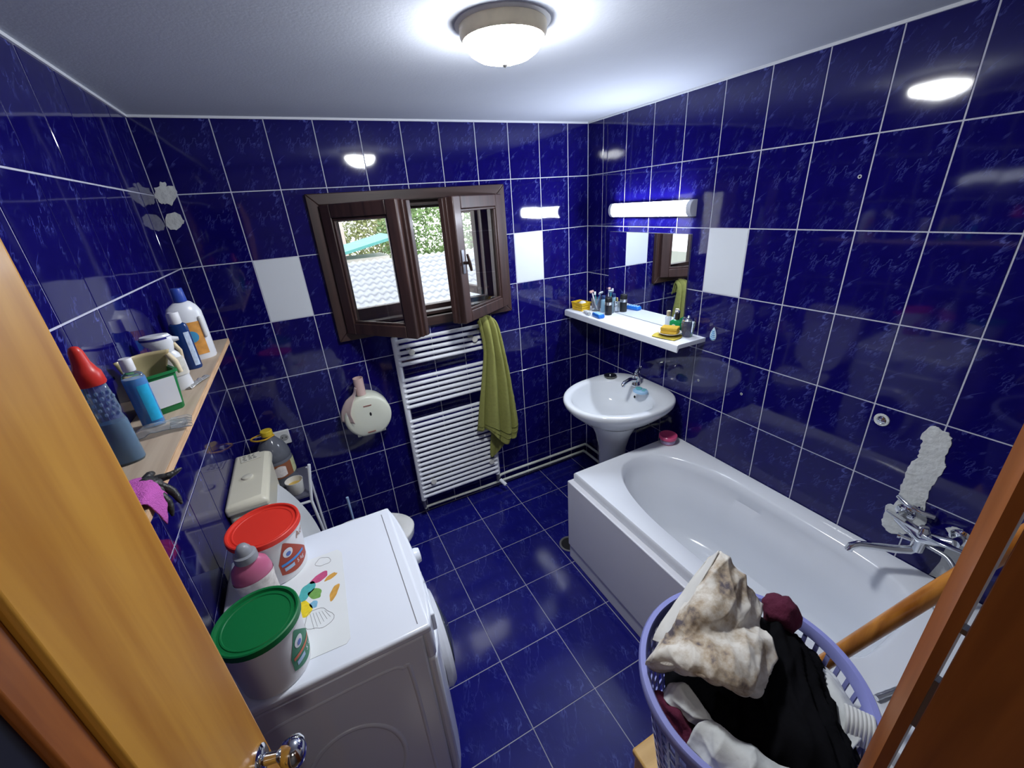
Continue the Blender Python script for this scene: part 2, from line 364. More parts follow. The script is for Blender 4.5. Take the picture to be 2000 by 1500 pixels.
# ------------------------------------------------------------------ outside the window
ROOF = C('pale_roof_tile', (.36, .38, .42), .6, var=.2)
def roof_mb(x0, x1, y0, z0, y1, z1, wl=.15, cl=.24):
    L_ = math.hypot(y1-y0, z1-z0); nx = int((x1-x0)/wl*8); nc = int(L_/cl); rows = []
    for c in range(nc):
        for t, lift in ((0, .030), (.04, .035), (.5, .018), (.999, .0)):
            s = (c + t) / nc; rows.append([(x0+(x1-x0)*i/nx, y0+(y1-y0)*s - .0, z0+(z1-z0)*s + lift + .018*math.sin(2*math.pi*i/8)*(1 if True else 0)) for i in range(nx+1)])
    return MB().grid(rows)
rf = thing('tiled_roof', 'pale grey wavy tiled roof rising behind the window towards the tree', 'roof', (0, 0, 0))
obj('roof_sheet', roof_mb(-4, 6, 4.0, -.05, 7.6, .98), ROOF, rf, smooth=60)
obj('roof_underside', MB().prism([(4.0, -.12), (7.6, .90), (10.5, -.1), (10.5, -3.5), (4.0, -3.5)], -4, 6, lambda a, b, d: (d, a, b)), C('house_wall', (.5, .48, .45), .9), rf, smooth=0)
rf2 = thing('porch_roof', 'lower grey tiled porch roof just below the window', 'roof', (0, 0, 0))
obj('roof_sheet', roof_mb(-3, 5, 2.1, .02, 3.7, .52), ROOF, rf2, smooth=60)
obj('roof_body', MB().prism([(2.1, -.05), (3.7, .45), (3.9, .45), (3.9, -3.5), (2.3, -3.5)], -3, 5, lambda a, b, d: (d, a, b)), MATS['house_wall'], rf2, smooth=0)
hb = thing('neighbour_house', 'small house with a teal sheet roof outside, left of the tree', 'house', (0, 0, 0))
obj('wall', MB().box(1.3, 3.1, 11.2, 12.6, -3.5, .72), C('white_house_wall', (.7, .66, .62), .9), hb, smooth=0)
obj('roof', MB().prism([(.9, .72), (3.3, 1.22), (3.3, 1.30), (.9, .80)], 10.7, 13.2, lambda a, b, d: (a, d, b)), C('teal_sheet_roof', (.10, .36, .34), .5), hb, smooth=0)
h2 = thing('far_house', 'pale house wall with a window far left outside', 'house', (0, 0, 0))
obj('wall', MB().box(.6, 2.55, 17, 19, -3.5, 1.75), C('pink_house_wall', (.72, .62, .58), .9), h2, smooth=0)
obj('window', MB().box(1.9, 2.3, 16.96, 17.0, .9, 1.5), C('dark_pane', (.1, .11, .13), .2), h2, smooth=0)
tr = thing('leafy_tree', 'broad light green tree behind the tiled roofs', 'tree', (7.2, 14.5, -3.5))
obj('trunk', MB().tube([(0, 0, 0), (.1, 0, 2.0), (0, .1, 4.5)], [.25, .2, .1], 8), C('bark', (.12, .09, .07), .9), tr)
rl = random.Random(3); lm = MB()
for k in range(9000):
    th = rl.uniform(0, 6.283); ph = math.acos(rl.uniform(-.6, 1)); rr = rl.uniform(.55, 1) ** .5
    c = Vector((3.8*rr*math.sin(ph)*math.cos(th), 2.4*rr*math.sin(ph)*math.sin(th), 4.6 + 1.9*rr*math.cos(ph)))
    a = Vector((rl.uniform(-1, 1), rl.uniform(-1, 1), rl.uniform(-1, 1))).normalized(); b = a.orthogonal().normalized(); s_ = rl.uniform(.06, .12)
    lm.add([c - a*s_, c - b*s_*.5, c + a*s_, c + b*s_*.5], [(0, 1, 2, 3)])
LEAF = C('leaf_green', (.16, .26, .09), .6, var=.4, nscale=2)
lo = obj('foliage', lm, LEAF, tr, smooth=0, fix=False); lo['kind'] = 'stuff'
tr2 = thing('far_hedge_tree', 'yellowish green bushy tree far beyond the teal roof', 'tree', (3.0, 25, -3.5))
obj('trunk', MB().tube([(0, 0, 0), (0, 0, 4)], [.25, .12], 8), MATS['bark'], tr2)
lm = MB()
for k in range(5000):
    th = rl.uniform(0, 6.283); ph = math.acos(rl.uniform(-.6, 1)); rr = rl.uniform(.5, 1) ** .5
    c = Vector((4.5*rr*math.sin(ph)*math.cos(th), 2*rr*math.sin(ph)*math.sin(th), 4.0 + 1.9*rr*math.cos(ph)))
    a = Vector((rl.uniform(-1, 1), rl.uniform(-1, 1), rl.uniform(-1, 1))).normalized(); b = a.orthogonal().normalized(); s_ = rl.uniform(.09, .17)
    lm.add([c - a*s_, c - b*s_*.5, c + a*s_, c + b*s_*.5], [(0, 1, 2, 3)])
lo = obj('foliage', lm, C('leaf_yellow_green', (.24, .27, .10), .6, var=.4, nscale=2), tr2, smooth=0, fix=False); lo['kind'] = 'stuff'
tag(obj('yard_ground', MB().box(-30, 30, .5, 60, -3.7, -3.5), C('yard', (.25, .26, .22), .9), smooth=0), 'grey green yard ground below the window', 'ground')

# ------------------------------------------------------------------ left door leaf (pine, opened into the room)
d1 = sempty('door_1', (.006, -2.395, 0)); d1.rotation_euler = (0, 0, R(74.9))
DW, DT = .673, .02
obj('stile', MB().box(DW - .185, DW, -DT, DT, .01, 2.06), PINE, d1, smooth=30, bevel=.005)
obj('stile', MB().box(0, .10, -DT, DT, .01, 2.06), PINE, d1, smooth=30, bevel=.005)
obj('rail', MB().box(.10, DW - .185, -DT, DT, .01, .22), PINE, d1, smooth=30, bevel=.004)
obj('rail', MB().box(.10, DW - .185, -DT, DT, 1.94, 2.06), PINE, d1, smooth=30, bevel=.004)
mo = MB()
for (x0, x1, a, b) in [(.10, .125, .22, 1.94), (DW - .222, DW - .185, .22, 1.94), (.125, DW - .222, .22, .25), (.125, DW - .222, 1.91, 1.94)]: mo.box(x0, x1, -.012, .012, a, b)
obj('moulding', mo, JWOOD, d1, smooth=30, bevel=.005)
obj('panel', MB().box(.125, DW - .222, -.004, .004, .25, 1.91), C('dark_door_panel', (.010, .011, .022), .35), d1, smooth=0)
kx, kz = DW - .037, 1.048
rs = obj('rosette', MB().lathe([(.0, 0), (.026, 0), (.026, .004), (.020, .009), (.010, .011), (.009, .034), (.0095, .036)], 24, caps=(False, True)), CHROME, d1, loc=(kx, -DT, kz), rot=(R(90), 0, 0))
obj('knob', MB().lathe([(.008, .030), (.012, .034), (.021, .042), (.0265, .054), (.0255, .066), (.018, .075), (.006, .079)], 24), CHROME, rs)
rs2 = obj('key_plate', MB().lathe([(.0, 0), (.017, 0), (.017, .004), (.011, .006)], 20, caps=(False, True)), BRASS, d1, loc=(kx - .088, -DT, kz + .012), rot=(R(90), 0, 0))
obj('key', MB().box(-.002, .002, -.012, .012, .004, .028).box(-.006, .006, -.004, .004, .004, .016), BRASS, rs2, bevel=.001)
# ------------------------------------------------------------------ right door post and brown leaf
P = [(.950, -2.3205), (.950, -2.3105), (.9525, -2.3085), (.9640, -2.2990), (.966, -2.2965), (.972, -2.2965), (.972, -2.3140), (.966, -2.3205)]
struct(obj('trim_4', MB().prism(P, 0, 2.12, lambda a, b, d: (a, b, d)), JWOOD, smooth=30))
d2 = sempty('door_2', (.97, -2.36, 0))
obj('leaf', MB().box(-.020, -.004, -.70, .0352, .01, 2.10), JWOOD, d2, smooth=30, bevel=.001)
for z0, z1 in ((.3, .42), (1.345, 1.425), (1.499, 1.5055), (1.80, 1.92)): obj('hinge', MB().box(-.016, -.006, .0345, .0400, z0, z1), STEEL, d2, smooth=30)
hl_ = thing('hall_lamp', 'round ceiling lamp in the hall behind the doorway', 'lamp', (.55, -3.35, 2.45))
obj('plate', MB().lathe([(.0, 0), (.12, 0), (.12, -.02)], 32, caps=(False, False)), C('hall_lamp_plate', (.7, .7, .7), .5), hl_)
obj('shade', MB().lathe([(.115, -.02), (.11, -.05), (.07, -.085), (.01, -.095)], 32, caps=(False, True)), mat('lit_hall_shade', (.9, .9, .88), .4, var=0, emit=(1, .93, .84), estr=27.0), hl_)

# ================================================================== FIXTURES
# ceiling lamp
cl = thing('ceiling_lamp', 'lit round dome lamp with beige band on the ceiling', 'lamp', (1.065, -1.20, H))
obj('back_plate', MB().lathe([(.0, 0), (.122, 0), (.122, -.003), (.112, -.006)], 48, caps=(False, True)), C('lamp_white', (.8, .8, .78), .5), cl)
obj('band', MB().lathe([(.104, -.003), (.112, -.003), (.111, -.026), (.105, -.036), (.098, -.036), (.098, -.003)], 48, caps=(False, False)), C('beige_marbled_band', (.72, .62, .44), .35, var=.35, nscale=14), cl)
obj('dome', MB().lathe([(.100, -.031), (.1025, -.037), (.099, -.046), (.088, -.060), (.068, -.072), (.040, -.080), (.012, -.0835), (.001, -.084)], 48, caps=(False, True)), mat('lit_glass_dome', (.9, .9, .88), .3, var=0, emit=(.94, .97, 1.0), estr=LAMP_EMIT), cl)
obj('finial', MB().lathe([(.001, -.083), (.008, -.084), (.008, -.088), (.003, -.092), (.001, -.093)], 14), C('nickel', (.6, .58, .5), .3, metal=1), cl)
# light over the mirror
lt = thing('mirror_light', 'lit white batten light on the wall above the mirror', 'lamp', (W, -.562, 1.842))
obj('body', MB().prism([(0, -.037), (-.020, -.037), (-.020, .037), (0, .037)], -.292, .292, lambda a, b, d: (a, d, b)), C('batten_body', (.75, .76, .80), .4), lt, smooth=30, bevel=.003)
prof = [(-.020 - .026*math.sin(math.pi*i/12), -.035*math.cos(math.pi*i/12)) for i in range(13)]
obj('diffuser', MB().prism(prof, -.272, .276, lambda a, b, d: (a, d, b)), mat('lit_diffuser', (.9, .92, 1), .4, var=0, emit=(.80, .87, 1.0), estr=TUBE_EMIT), lt)
for a, b in ((-.300, -.272), (.276, .300)):
    p2 = [(0, -.038)] + [(-.020 - .028*math.sin(math.pi*i/12), -.038*math.cos(math.pi*i/12)) for i in range(13)] + [(0, .038)]
    obj('end_cap', MB().prism(p2, a, b, lambda x, z, d: (x, d, z)), C('batten_cap', (.55, .58, .66), .35), lt, smooth=40, bevel=.002)
# mirror
mi = thing('wall_mirror', 'frameless wall mirror above the white shelf', 'mirror', (W, -.541, 1.227))
obj('glass', MB().box(-.006, -.001, -.309, .309, .003, .494), MIRROR, mi, smooth=0)
obj('backing', MB().box(-.001, .0, -.311, .311, .001, .496), C('mirror_back', (.05, .05, .06), .6), mi, smooth=0)
# white shelf under it
sh = thing('white_shelf', 'long white wall shelf with toiletries under the mirror', 'shelf', (W, -.50, 1.227))
obj('board', MB().prism([(0, 0), (-.190, 0), (-.197, -.004), (-.199, -.012), (-.199, -.040), (-.192, -.040), (-.186, -.022), (0, -.022)], -.498, .490, lambda a, b, d: (a, d, b)), C('white_laminate', (.74, .77, .82), .3), sh, smooth=50, bevel=.001)
for yy in (-.3, .3): obj('bracket', MB().box(-.12, 0, yy - .01, yy + .01, -.06, -.022), C('shelf_bracket', (.2, .2, .22), .5), sh, smooth=0)

# ------------------------------------------------------------------ wash basin
bs = thing('wash_basin', 'white pedestal wash basin in the corner under the shelf', 'sink', (1.95, -.672, 0))
def dout(th, af, ab, b, ef=2.0, eb=3.4):
    c, s_ = math.cos(th), math.sin(th); e = eb if c > 0 else ef; a = ab if c > 0 else af
    r = (abs(c)**e + abs(s_)**e) ** (-1/e); return a*r*c, b*r*s_
N = 72
def dring(s_, z, af=.330, ab=.272, b=.292, dx=0, dz=0, eb=3.0):
    out = []
    for i in range(N):
        x, y = dout(2*math.pi*i/N, af, ab, b, 2.0, eb); out.append((min(x*s_ + dx, .277), y*s_, z + dz*max(0, x/ab)))
    return out
rings = [dring(.30, .66, dx=.0), dring(.52, .70), dring(.76, .752), dring(.92, .800), dring(.985, .828), dring(1.0, .846, dz=.006), dring(.992, .856, dz=.008), dring(.965, .861, dz=.008)]
inn = dict(af=.282, ab=.165, b=.243, eb=2.2)
rings += [dring(1.0, .858, dx=-.01, **inn), dring(.965, .846, dx=-.01, **inn), dring(.90, .80, dx=-.01, **inn), dring(.78, .75, dx=-.005, **inn), dring(.55, .712, dx=0, **inn), dring(.25, .698, dx=0, **inn), dring(.08, .694, **inn)]
obj('basin', MB().loft(rings), CERAM, bs, smooth=60)
ped = []
for z, a, b in [(0, .115, .110), (.03, .110, .104), (.12, .088, .080), (.35, .080, .074), (.52, .084, .080), (.62, .105, .110), (.70, .14, .15)]:
    ped.append([(-.03 + a*math.cos(2*math.pi*i/32), b*math.sin(2*math.pi*i/32), z) for i in range(32)])
obj('pedestal', MB().loft(ped), CERAM, bs, smooth=60)
obj('drain', MB().lathe([(.0, .6985), (.022, .6985), (.022, .7005), (.015, .7015)], 20, caps=(False, True)), CHROME, bs, loc=(-.02, 0, 0))
obj('overflow_hole', MB().ball((0, 0, 0), .009, sc=(.5, .7, 1)), DARK, bs, loc=(.129, .0, .806))
tp = thing('basin_tap', 'chrome single lever tap on the wash basin', 'tap', (2.115, -.640, .864), R(12))
obj('body', MB().lathe([(.027, 0), (.027, .006), (.022, .012), (.021, .045), (.024, .062), (.020, .074), (.010, .078)], 20), CHROME, tp)
obj('spout', MB().tube([(-.010, 0, .038), (-.06, 0, .052), (-.115, 0, .050), (-.128, 0, .040), (-.129, 0, .030)], [.015, .014, .012, .011, .0105], 12), CHROME, tp)
obj('lever', MB().tube([(-.004, 0, .078), (.004, 0, .088), (.022, 0, .094), (.052, 0, .099)], [.013, .012, .008, .006], 10), CHROME, tp)
obj('lift_rod', MB().tube([(.035, -.004, .0), (.036, -.004, .105)], .0018, 6).ball((.036, -.004, .108), .004, 8, 6), CHROME, tp)
so = thing('bath_soap', 'pale blue soap with green oval lying on basin rim', 'soap', (2.062, -.735, .8600), R(25))
obj('soap_bar', MB().lathe([(.030, 0), (.040, .006), (.040, .016), (.033, .022), (.015, .0235)], 28, sx=.80, sy=1.1), C('blue_soap', (.34, .56, .78), .4), so)
obj('sponge_pad', MB().lathe([(.026, .0225), (.026, .0275), (.020, .0295)], 24, sx=.72, sy=.72), C('teal_pad', (.13, .45, .48), .7), so, loc=(.004, .012, 0))
for k in range(4): obj('toe_mark', MB().tube([(-.016 + .010*k, -.014, .0250), (-.014 + .010*k, -.030, .0230)], .0022, 6), MATS['teal_pad'], so)
ml = thing('sink_strainer', 'round metal sink strainer lying on basin corner', 'strainer', (2.070, -.455, .868))
obj('dish', MB().lathe([(.030, .0), (.038, .004), (.040, .008), (.036, .007), (.022, .003), (.01, .003)], 24), C('old_steel', (.32, .32, .28), .35, metal=1), ml)
obj('knob', MB().ball((0, 0, .010), .008, 10, 6), CHROME, ml)

# ------------------------------------------------------------------ bathtub
bt = thing('bathtub', 'white acrylic bathtub along the right wall', 'bathtub', (0, 0, 0))
BX0, BX1, BY0, BY1, BZ = 1.508, 2.225, -2.385, -.855, .588
icx, icy = 1.868, -1.50
def inner(th, hx=.264, hyf=.580, hyn=.600):
    c, s_ = math.cos(th), math.sin(th)
    e = 2.3 if s_ > 0 else 4.5; hy = hyf if s_ > 0 else hyn
    r = (abs(c)**e + abs(s_)**e) ** (-1/e); return hx*r*c, hy*r*s_
NB = 120
def bring(sx, sf, sn, z, arm=0):
    o = []
    for i in range(NB):
        x, y = inner(2*math.pi*i/NB); y *= sf if y > 0 else sn; x *= sx
        if arm: x += math.copysign(arm, x) * max(0, 1 - abs((icy + y + 1.42)/.38)**2) * min(1, abs(x)/.2)
        o.append((icx + x, icy + y, z))
    return o
def rect_ring(x0, x1, y0, y1, z):
    o = []
    for i in range(NB):
        th = 2*math.pi*i/NB; dx, dy = inner(th)
        t = min(((x1-icx)/dx if dx > 1e-9 else (x0-icx)/dx if dx < -1e-9 else 1e9), ((y1-icy)/dy if dy > 1e-9 else (y0-icy)/dy if dy < -1e-9 else 1e9))
        o.append((icx + dx*t, icy + dy*t, z))
    # pull the nearest points exactly into the corners
    for cx_, cy_ in ((x0, y0), (x0, y1), (x1, y0), (x1, y1)):
        k = min(range(NB), key=lambda q: (o[q][0]-cx_)**2 + (o[q][1]-cy_)**2); o[k] = (cx_, cy_, z)
    return o
rr = [rect_ring(BX0+.012, BX1, BY0, BY1-.012, BZ-.055), rect_ring(BX0, BX1, BY0, BY1, BZ-.050), rect_ring(BX0, BX1, BY0, BY1, BZ-.008), rect_ring(BX0+.006, BX1-.002, BY0+.004, BY1-.006, BZ),
      bring(1.035, 1.02, 1.02, BZ), bring(1.0, 1.0, 1.0, BZ-.010), bring(.965, .975, .975, BZ-.05), bring(.95, .955, .965, BZ-.095, .012), bring(.86, .93, .95, BZ-.125, -.01), bring(.84, .80, .93, .34), bring(.80, .70, .90, .22), bring(.72, .62, .84, .180), bring(.50, .44, .66, .168), bring(.12, .12, .2, .164)]
obj('shell', MB().loft(rr, (False, True)), ACRYL, bt, smooth=50)
PANEL = C('white_panel', (.70, .71, .76), .3, var=.02)
obj('side_panel', MB().box(1.478, 1.520, BY0, -.838, .095, .537), PANEL, bt, smooth=30, bevel=.004)
obj('kick_panel', MB().box(1.484, 1.494, BY0, -.842, .001, .095), PANEL, bt, smooth=30, bevel=.003)
obj('end_panel', MB().box(1.492, 2.22, -.850, -.838, .005, .535), PANEL, bt, smooth=30, bevel=.003)
obj('drain', MB().lathe([(.0, .165), (.028, .165), (.028, .169), (.02, .171)], 20, caps=(False, True)), CHROME, bt, loc=(1.868, -1.93, .008))
pj_ = thing('pink_jar', 'small round pink tub on the back corner of the bathtub', 'jar', (2.130, -.905, BZ))
obj('cup', MB().lathe([(.036, 0), (.040, .004), (.045, .034), (.045, .036)], 28), C('pink_cup', (.55, .16, .26), .35, var=.1), pj_)
obj('label', MB().lathe([(.0415, .008), (.0448, .028)], 28, caps=(False, False)), C('jar_label', (.45, .35, .55), .5, var=.6, nscale=60), pj_)
obj('lid', MB().lathe([(.047, .034), (.050, .036), (.050, .052), (.047, .055), (.040, .050), (.01, .049)], 28), C('pink_lid', (.78, .10, .25), .25), pj_)
fd = thing('floor_drain', 'dark round floor drain beside the bathtub end', 'drain', (1.535, -.765, .0005))
obj('ring', MB().lathe([(.050, 0), (.062, 0), (.062, .003), (.052, .004), (.050, .001)], 28, caps=(False, False)), C('drain_ring', (.2, .2, .2), .5, metal=.5), fd)
obj('grate', MB().lathe([(.0, .0), (.050, .0), (.050, .0012)], 28, caps=(False, True)), DARK, fd)

# ------------------------------------------------------------------ bath mixer, hose, wall cap
bm = thing('bath_mixer', 'chrome two lever bath mixer with long spout on the wall', 'tap', (W, -2.005, .76))
obj('body', MB().tube([(-.055, .075, .030), (-.060, .03, .012), (-.062, 0, 0), (-.060, -.03, .012), (-.055, -.075, .030)], [.018, .021, .025, .021, .018], 14), CHROME, bm)
for s_ in (-1, 1): obj('connector', MB().tube([(0, .075*s_, .030), (-.055, .075*s_, .030)], .015, 12), CHROME, bm)
for s_ in (-1, 1): obj('wall_rose', MB().lathe([(.030, 0), (.030, .004), (.018, .012)], 20), CHROME, bm, loc=(-.001, .075*s_, .030), rot=(0, R(-90), 0))
obj('neck', MB().lathe([(.020, -.055), (.021, -.02), (.024, 0), (.020, .03), (.012, .045)], 18), CHROME, bm, loc=(-.062, 0, 0))
obj('spout', MB().tube([(-.062, 0, -.045), (-.075, .012, -.062), (-.110, .045, -.066), (-.165, .085, -.058), (-.205, .110, -.052), (-.222, .121, -.060), (-.226, .124, -.078)], [.015, .015, .014, .013, .013, .013, .013], 14), CHROME, bm)
def blade(pts, w): 
    rows = []
    for (p, ww, t) in pts: rows.append([(p[0]-ww, p[1], p[2]-t), (p[0]+ww, p[1], p[2]-t), (p[0]+ww, p[1], p[2]+t), (p[0]-ww, p[1], p[2]+t)])
    return MB().loft(rows)
obj('lever', blade([((-.075, .004, .030), .010, .008), ((-.085, .045, .045), .013, .005), ((-.092, .100, .060), .008, .003)], 0), CHROME, bm, smooth=50, bevel=.002)
obj('lever', blade([((-.075, -.004, .020), .010, .008), ((-.085, -.05, .030), .013, .005), ((-.092, -.115, .040), .007, .003)], 0), CHROME, bm, smooth=50, bevel=.002)
obj('diverter', MB().tube([(-.068, .0, -.022), (-.082, .045, -.020)], .006, 10).tube([(-.082, .045, -.020), (-.084, .052, -.020)], .010, 10), CHROME, bm)
hp = interp([(2.163, -2.030, .742), (2.150, -2.085, .742), (2.128, -2.118, .715), (2.112, -2.118, .66), (2.085, -2.105, .61), (2.03, -2.15, .5968), (1.90, -2.19, .5968), (1.75, -2.20, .5968), (1.60, -2.17, .5968)], 90)
hm = obj('shower_hose', MB().tube(hp, [.0075 + .0008*(i % 2) for i in range(len(hp))], 10), C('hose_steel', (.5, .52, .55), .28, metal=.9)); tag(hm, 'flexible steel shower hose hanging from the bath mixer', 'hose')
bmr = thing('shower_holder', 'chrome shower holder bar on the plaster above bath mixer', 'holder', (W, -1.955, .838))
obj('bar', MB().tube([(-.012, .055, .006), (-.030, .02, .0), (-.030, -.02, -.006), (-.012, -.05, -.012)], .009, 10), CHROME, bmr)
obj('foot', MB().tube([(0, .0, -.003), (-.03, 0, -.003)], .012, 12), CHROME, bmr)
wc = thing('wall_outlet_cap', 'round chrome pipe cap set in the wall tiles', 'pipe cap', (W, -1.780, 1.104))
obj('plaster_ring', MB().lathe([(.014, 0), (.024, 0), (.023, .003), (.015, .003)], 20, caps=(False, False)), PLASTER, wc, rot=(0, R(-90), 0))
obj('plug', MB().lathe([(.0, 0), (.015, 0), (.015, .006), (.009, .009)], 6, caps=(False, True)), CHROME, wc, rot=(0, R(-90), 0))
def patch(name, pts, fn, th, label):
    q = [Vector((a, b)) for a, b in pts]; fine = []; rr_ = random.Random(len(pts))
    for i in range(len(q)):
        a, b = q[i], q[(i+1) % len(q)]
        for k in range(3): fine.append((a + (b-a)*k/3 + Vector((rr_.uniform(-.003, .003), rr_.uniform(-.003, .003)))))
    return tag(obj(name, MB().prism([tuple(p) for p in fine], 0, th, fn), PLASTER, smooth=0), label, 'plaster patch')
PL = [(-1.904, 1.133), (-1.92, 1.144), (-1.939, 1.139), (-1.961, 1.133), (-1.971, 1.118), (-1.971, 1.087), (-1.971, 1.053), (-1.976, 1.027), (-1.982, 1.017), (-1.974, .972), (-1.969, .936), (-1.968, .905), (-1.97, .868), (-1.976, .826), (-1.991, .78), (-1.985, .743), (-1.954, .702), (-1.918, .676), (-1.891, .681), (-1.878, .698), (-1.875, .735), (-1.87, .781), (-1.894, .795), (-1.9, .836), (-1.894, .872), (-1.894, .911), (-1.893, .949), (-1.895, .992), (-1.909, 1.011), (-1.905, 1.038), (-1.905, 1.074), (-1.896, 1.091)]
patch('plaster_patch', PL, lambda a, b, d: (W + .001 - d, a, b), .004, 'long grey plaster strip above the bath mixer')
patch('plaster_patch', [(-2.038, .798), (-2.052, .816), (-2.077, .821), (-2.094, .80), (-2.12, .70), (-2.16, .60), (-2.05, .592), (-2.06, .70), (-2.056, .776)], lambda a, b, d: (W + .001 - d, a, b), .003, 'grey plaster smear between bath mixer and the door post')
patch('plaster_patch', [(.037, 2.1), (.054, 2.097), (.053, 2.082), (.08, 2.081), (.081, 2.053), (.063, 2.026), (.045, 2.01), (.032, 2.018), (.012, 2.015), (.001, 2.044), (.011, 2.077), (.031, 2.083)], lambda a, b, d: (a, .001 - d, b), .004, 'upper white plaster blot in the far left wall corner')
patch('plaster_patch', [(.02, 1.973), (.046, 1.984), (.067, 1.969), (.072, 1.944), (.055, 1.923), (.032, 1.91), (.006, 1.92), (.002, 1.945)], lambda a, b, d: (a, .001 - d, b), .004, 'lower white plaster blot in the far left wall corner')
hk = thing('drop_hook', 'blue and white drop shaped sticker hook on the tiles', 'hook', (W, -1.041, 1.255))
dp = [(.017*math.sin(t)*(1 if math.cos(t) > -9 else 1)*(.55 + .45*(1 - math.cos(t))/2*1.0), .030*(-math.cos(t)) ) for t in [2*math.pi*i/28 for i in range(28)]]
dp = [(.020*math.sin(t)*math.sqrt(max(0, (1 + math.cos(t))/2)) * 1.15, .034*(-math.cos(t)) + .002) for t in [2*math.pi*i/28 for i in range(28)]]
obj('plate', MB().prism(dp, 0, .005, lambda a, b, d: (-d, a, b)), C('hook_white', (.6, .75, .85), .3), hk, smooth=30, bevel=.001)
for k in range(5):
    zz = -.024 + .010*k; wv = .015 - .0022*k
    obj('stripe', MB().tube([(-.0055, wv, zz + .004), (-.0055, 0, zz - .004), (-.0055, -wv, zz + .004)], .0021, 6), C('hook_blue', (.02, .25, .55), .3), hk)
for (yy, zz) in ((-1.52, 1.924), (-1.235, 1.0), (-.985, .985)):
    dh = thing('drill_hole', {-1.52: 'chipped drill hole high on the right wall tiles', -1.235: 'small chipped drill hole in tiles above the bathtub', -.985: 'small chipped drill hole in tiles near the wash basin'}[yy], 'hole', (W, yy, zz))
    obj('chip', MB().lathe([(.003, 0), (.0065, 0), (.006, .0012), (.0035, .0012)], 12, caps=(False, False)), PLASTER, dh, rot=(0, R(-90), 0))
    obj('hole', MB().lathe([(.0, .0002), (.0034, .0002), (.0034, .0006)], 12, caps=(False, True)), DARK, dh, rot=(0, R(-90), 0))

# ------------------------------------------------------------------ towel radiator
rd = thing('towel_radiator', 'white ladder towel radiator under the window', 'radiator', (0, 0, 0))
RX0, RX1, RY = .846, 1.392, -.072
for x in (RX0, RX1):
    pr = [(x + .017*math.cos(t), RY + (.016*math.sin(t) if math.sin(t) < 0 else .010*math.sin(t))) for t in [2*math.pi*i/20 for i in range(20)]]
    obj('post', MB().prism(pr, .150, 1.278, lambda a, b, d: (a, b, d)), WPAINT, rd, smooth=50, bevel=.002)
    obj('end_plug', MB().lathe([(.010, 0), (.010, .006), (.006, .010)], 14), C('plug_grey', (.5, .5, .5), .4), rd, loc=(x, RY, 1.278))
rail_me = None
zs = [1.252 - .0348*i for i in range(5)] + [1.014 - .0346*i for i in range(6)] + [.743 - .0352*i for i in range(17)]
for z in zs:
    if rail_me is None:
        o = obj('rail', MB().tube([(RX0, RY - .010, 0), (RX1, RY - .010, 0)], .0112, 14), WPAINT, rd, loc=(0, 0, z)); rail_me = o.data
    else:
        o = bpy.data.objects.new('rail', rail_me); COL.objects.link(o); o.parent = rd; o.location = (0, 0, z)
for x, z in ((.925, 1.182), (1.315, 1.182), (.925, .285), (1.345, .285)):
    obj('bracket', MB().tube([(x, 0, z), (x, -.100, z)], .011, 14).tube([(x, -.098, z), (x, -.105, z)], .018, 14), C('bracket_cream', (.72, .72, .66), .35), rd)
for x in (RX0, RX1):
    obj('valve', MB().tube([(x, RY, .152), (x, RY, .118), (x, RY, .092)], [.010, .012, .010], 12), C('valve_metal', (.35, .34, .30), .35, metal=.9), rd)
vk = MB().tube([(1.402, -.085, .100), (1.422, -.135, .078)], .013, 14); obj('valve_knob', vk, WPAINT, rd)
pm = C('painted_pipe', (.62, .64, .56), .4)
p1 = interp([(1.40, -.060, .105), (1.46, -.032, .103), (1.8, -.032, .103), (2.15, -.032, .103), (2.19, -.040, .103), (2.195, -.09, .103), (2.195, -.3, .103), (2.195, -.62, .103)], 40)
tag(obj('heating_pipe', MB().tube(p1, .0095, 10), pm), 'upper white heating pipe running along the back wall to the corner', 'pipe')
p2 = interp([(.850, -.060, .072), (.90, -.032, .060), (1.3, -.032, .050), (1.8, -.032, .046), (2.14, -.032, .046), (2.172, -.040, .046), (2.176, -.09, .046), (2.176, -.3, .046), (2.176, -.62, .046)], 40)
tag(obj('heating_pipe', MB().tube(p2, .0095, 10), pm), 'lower white heating pipe just above the floor under the radiator', 'pipe')
# towel
TOWEL = C('olive_towel', (.36, .37, .10), .95, var=.18, bump=.9, bscale=420, nscale=60)
tw = thing('green_towel', 'olive green towel hanging over the radiator right end', 'towel', (0, 0, 0))
ctrl = [[(1.360, -.030, 1.19), (1.385, -.028, 1.20), (1.415, -.028, 1.20), (1.445, -.030, 1.19)],
        [(1.355, -.060, 1.275), (1.385, -.062, 1.298), (1.418, -.062, 1.305), (1.450, -.060, 1.278)],
        [(1.342, -.108, 1.262), (1.380, -.125, 1.268), (1.425, -.125, 1.272), (1.468, -.108, 1.245)],
        [(1.348, -.118, 1.12), (1.388, -.142, 1.12), (1.437, -.142, 1.12), (1.494, -.110, 1.10)],
        [(1.318, -.118, .93), (1.375, -.148, .92), (1.452, -.148, .92), (1.522, -.108, .90)],
        [(1.282, -.118, .74), (1.355, -.140, .73), (1.450, -.152, .70), (1.540, -.112, .70)],
        [(1.262, -.116, .60), (1.335, -.132, .60), (1.440, -.150, .52), (1.545, -.118, .54)],
        [(1.258, -.114, .572), (1.325, -.128, .572), (1.415, -.146, .450), (1.520, -.122, .455)]]
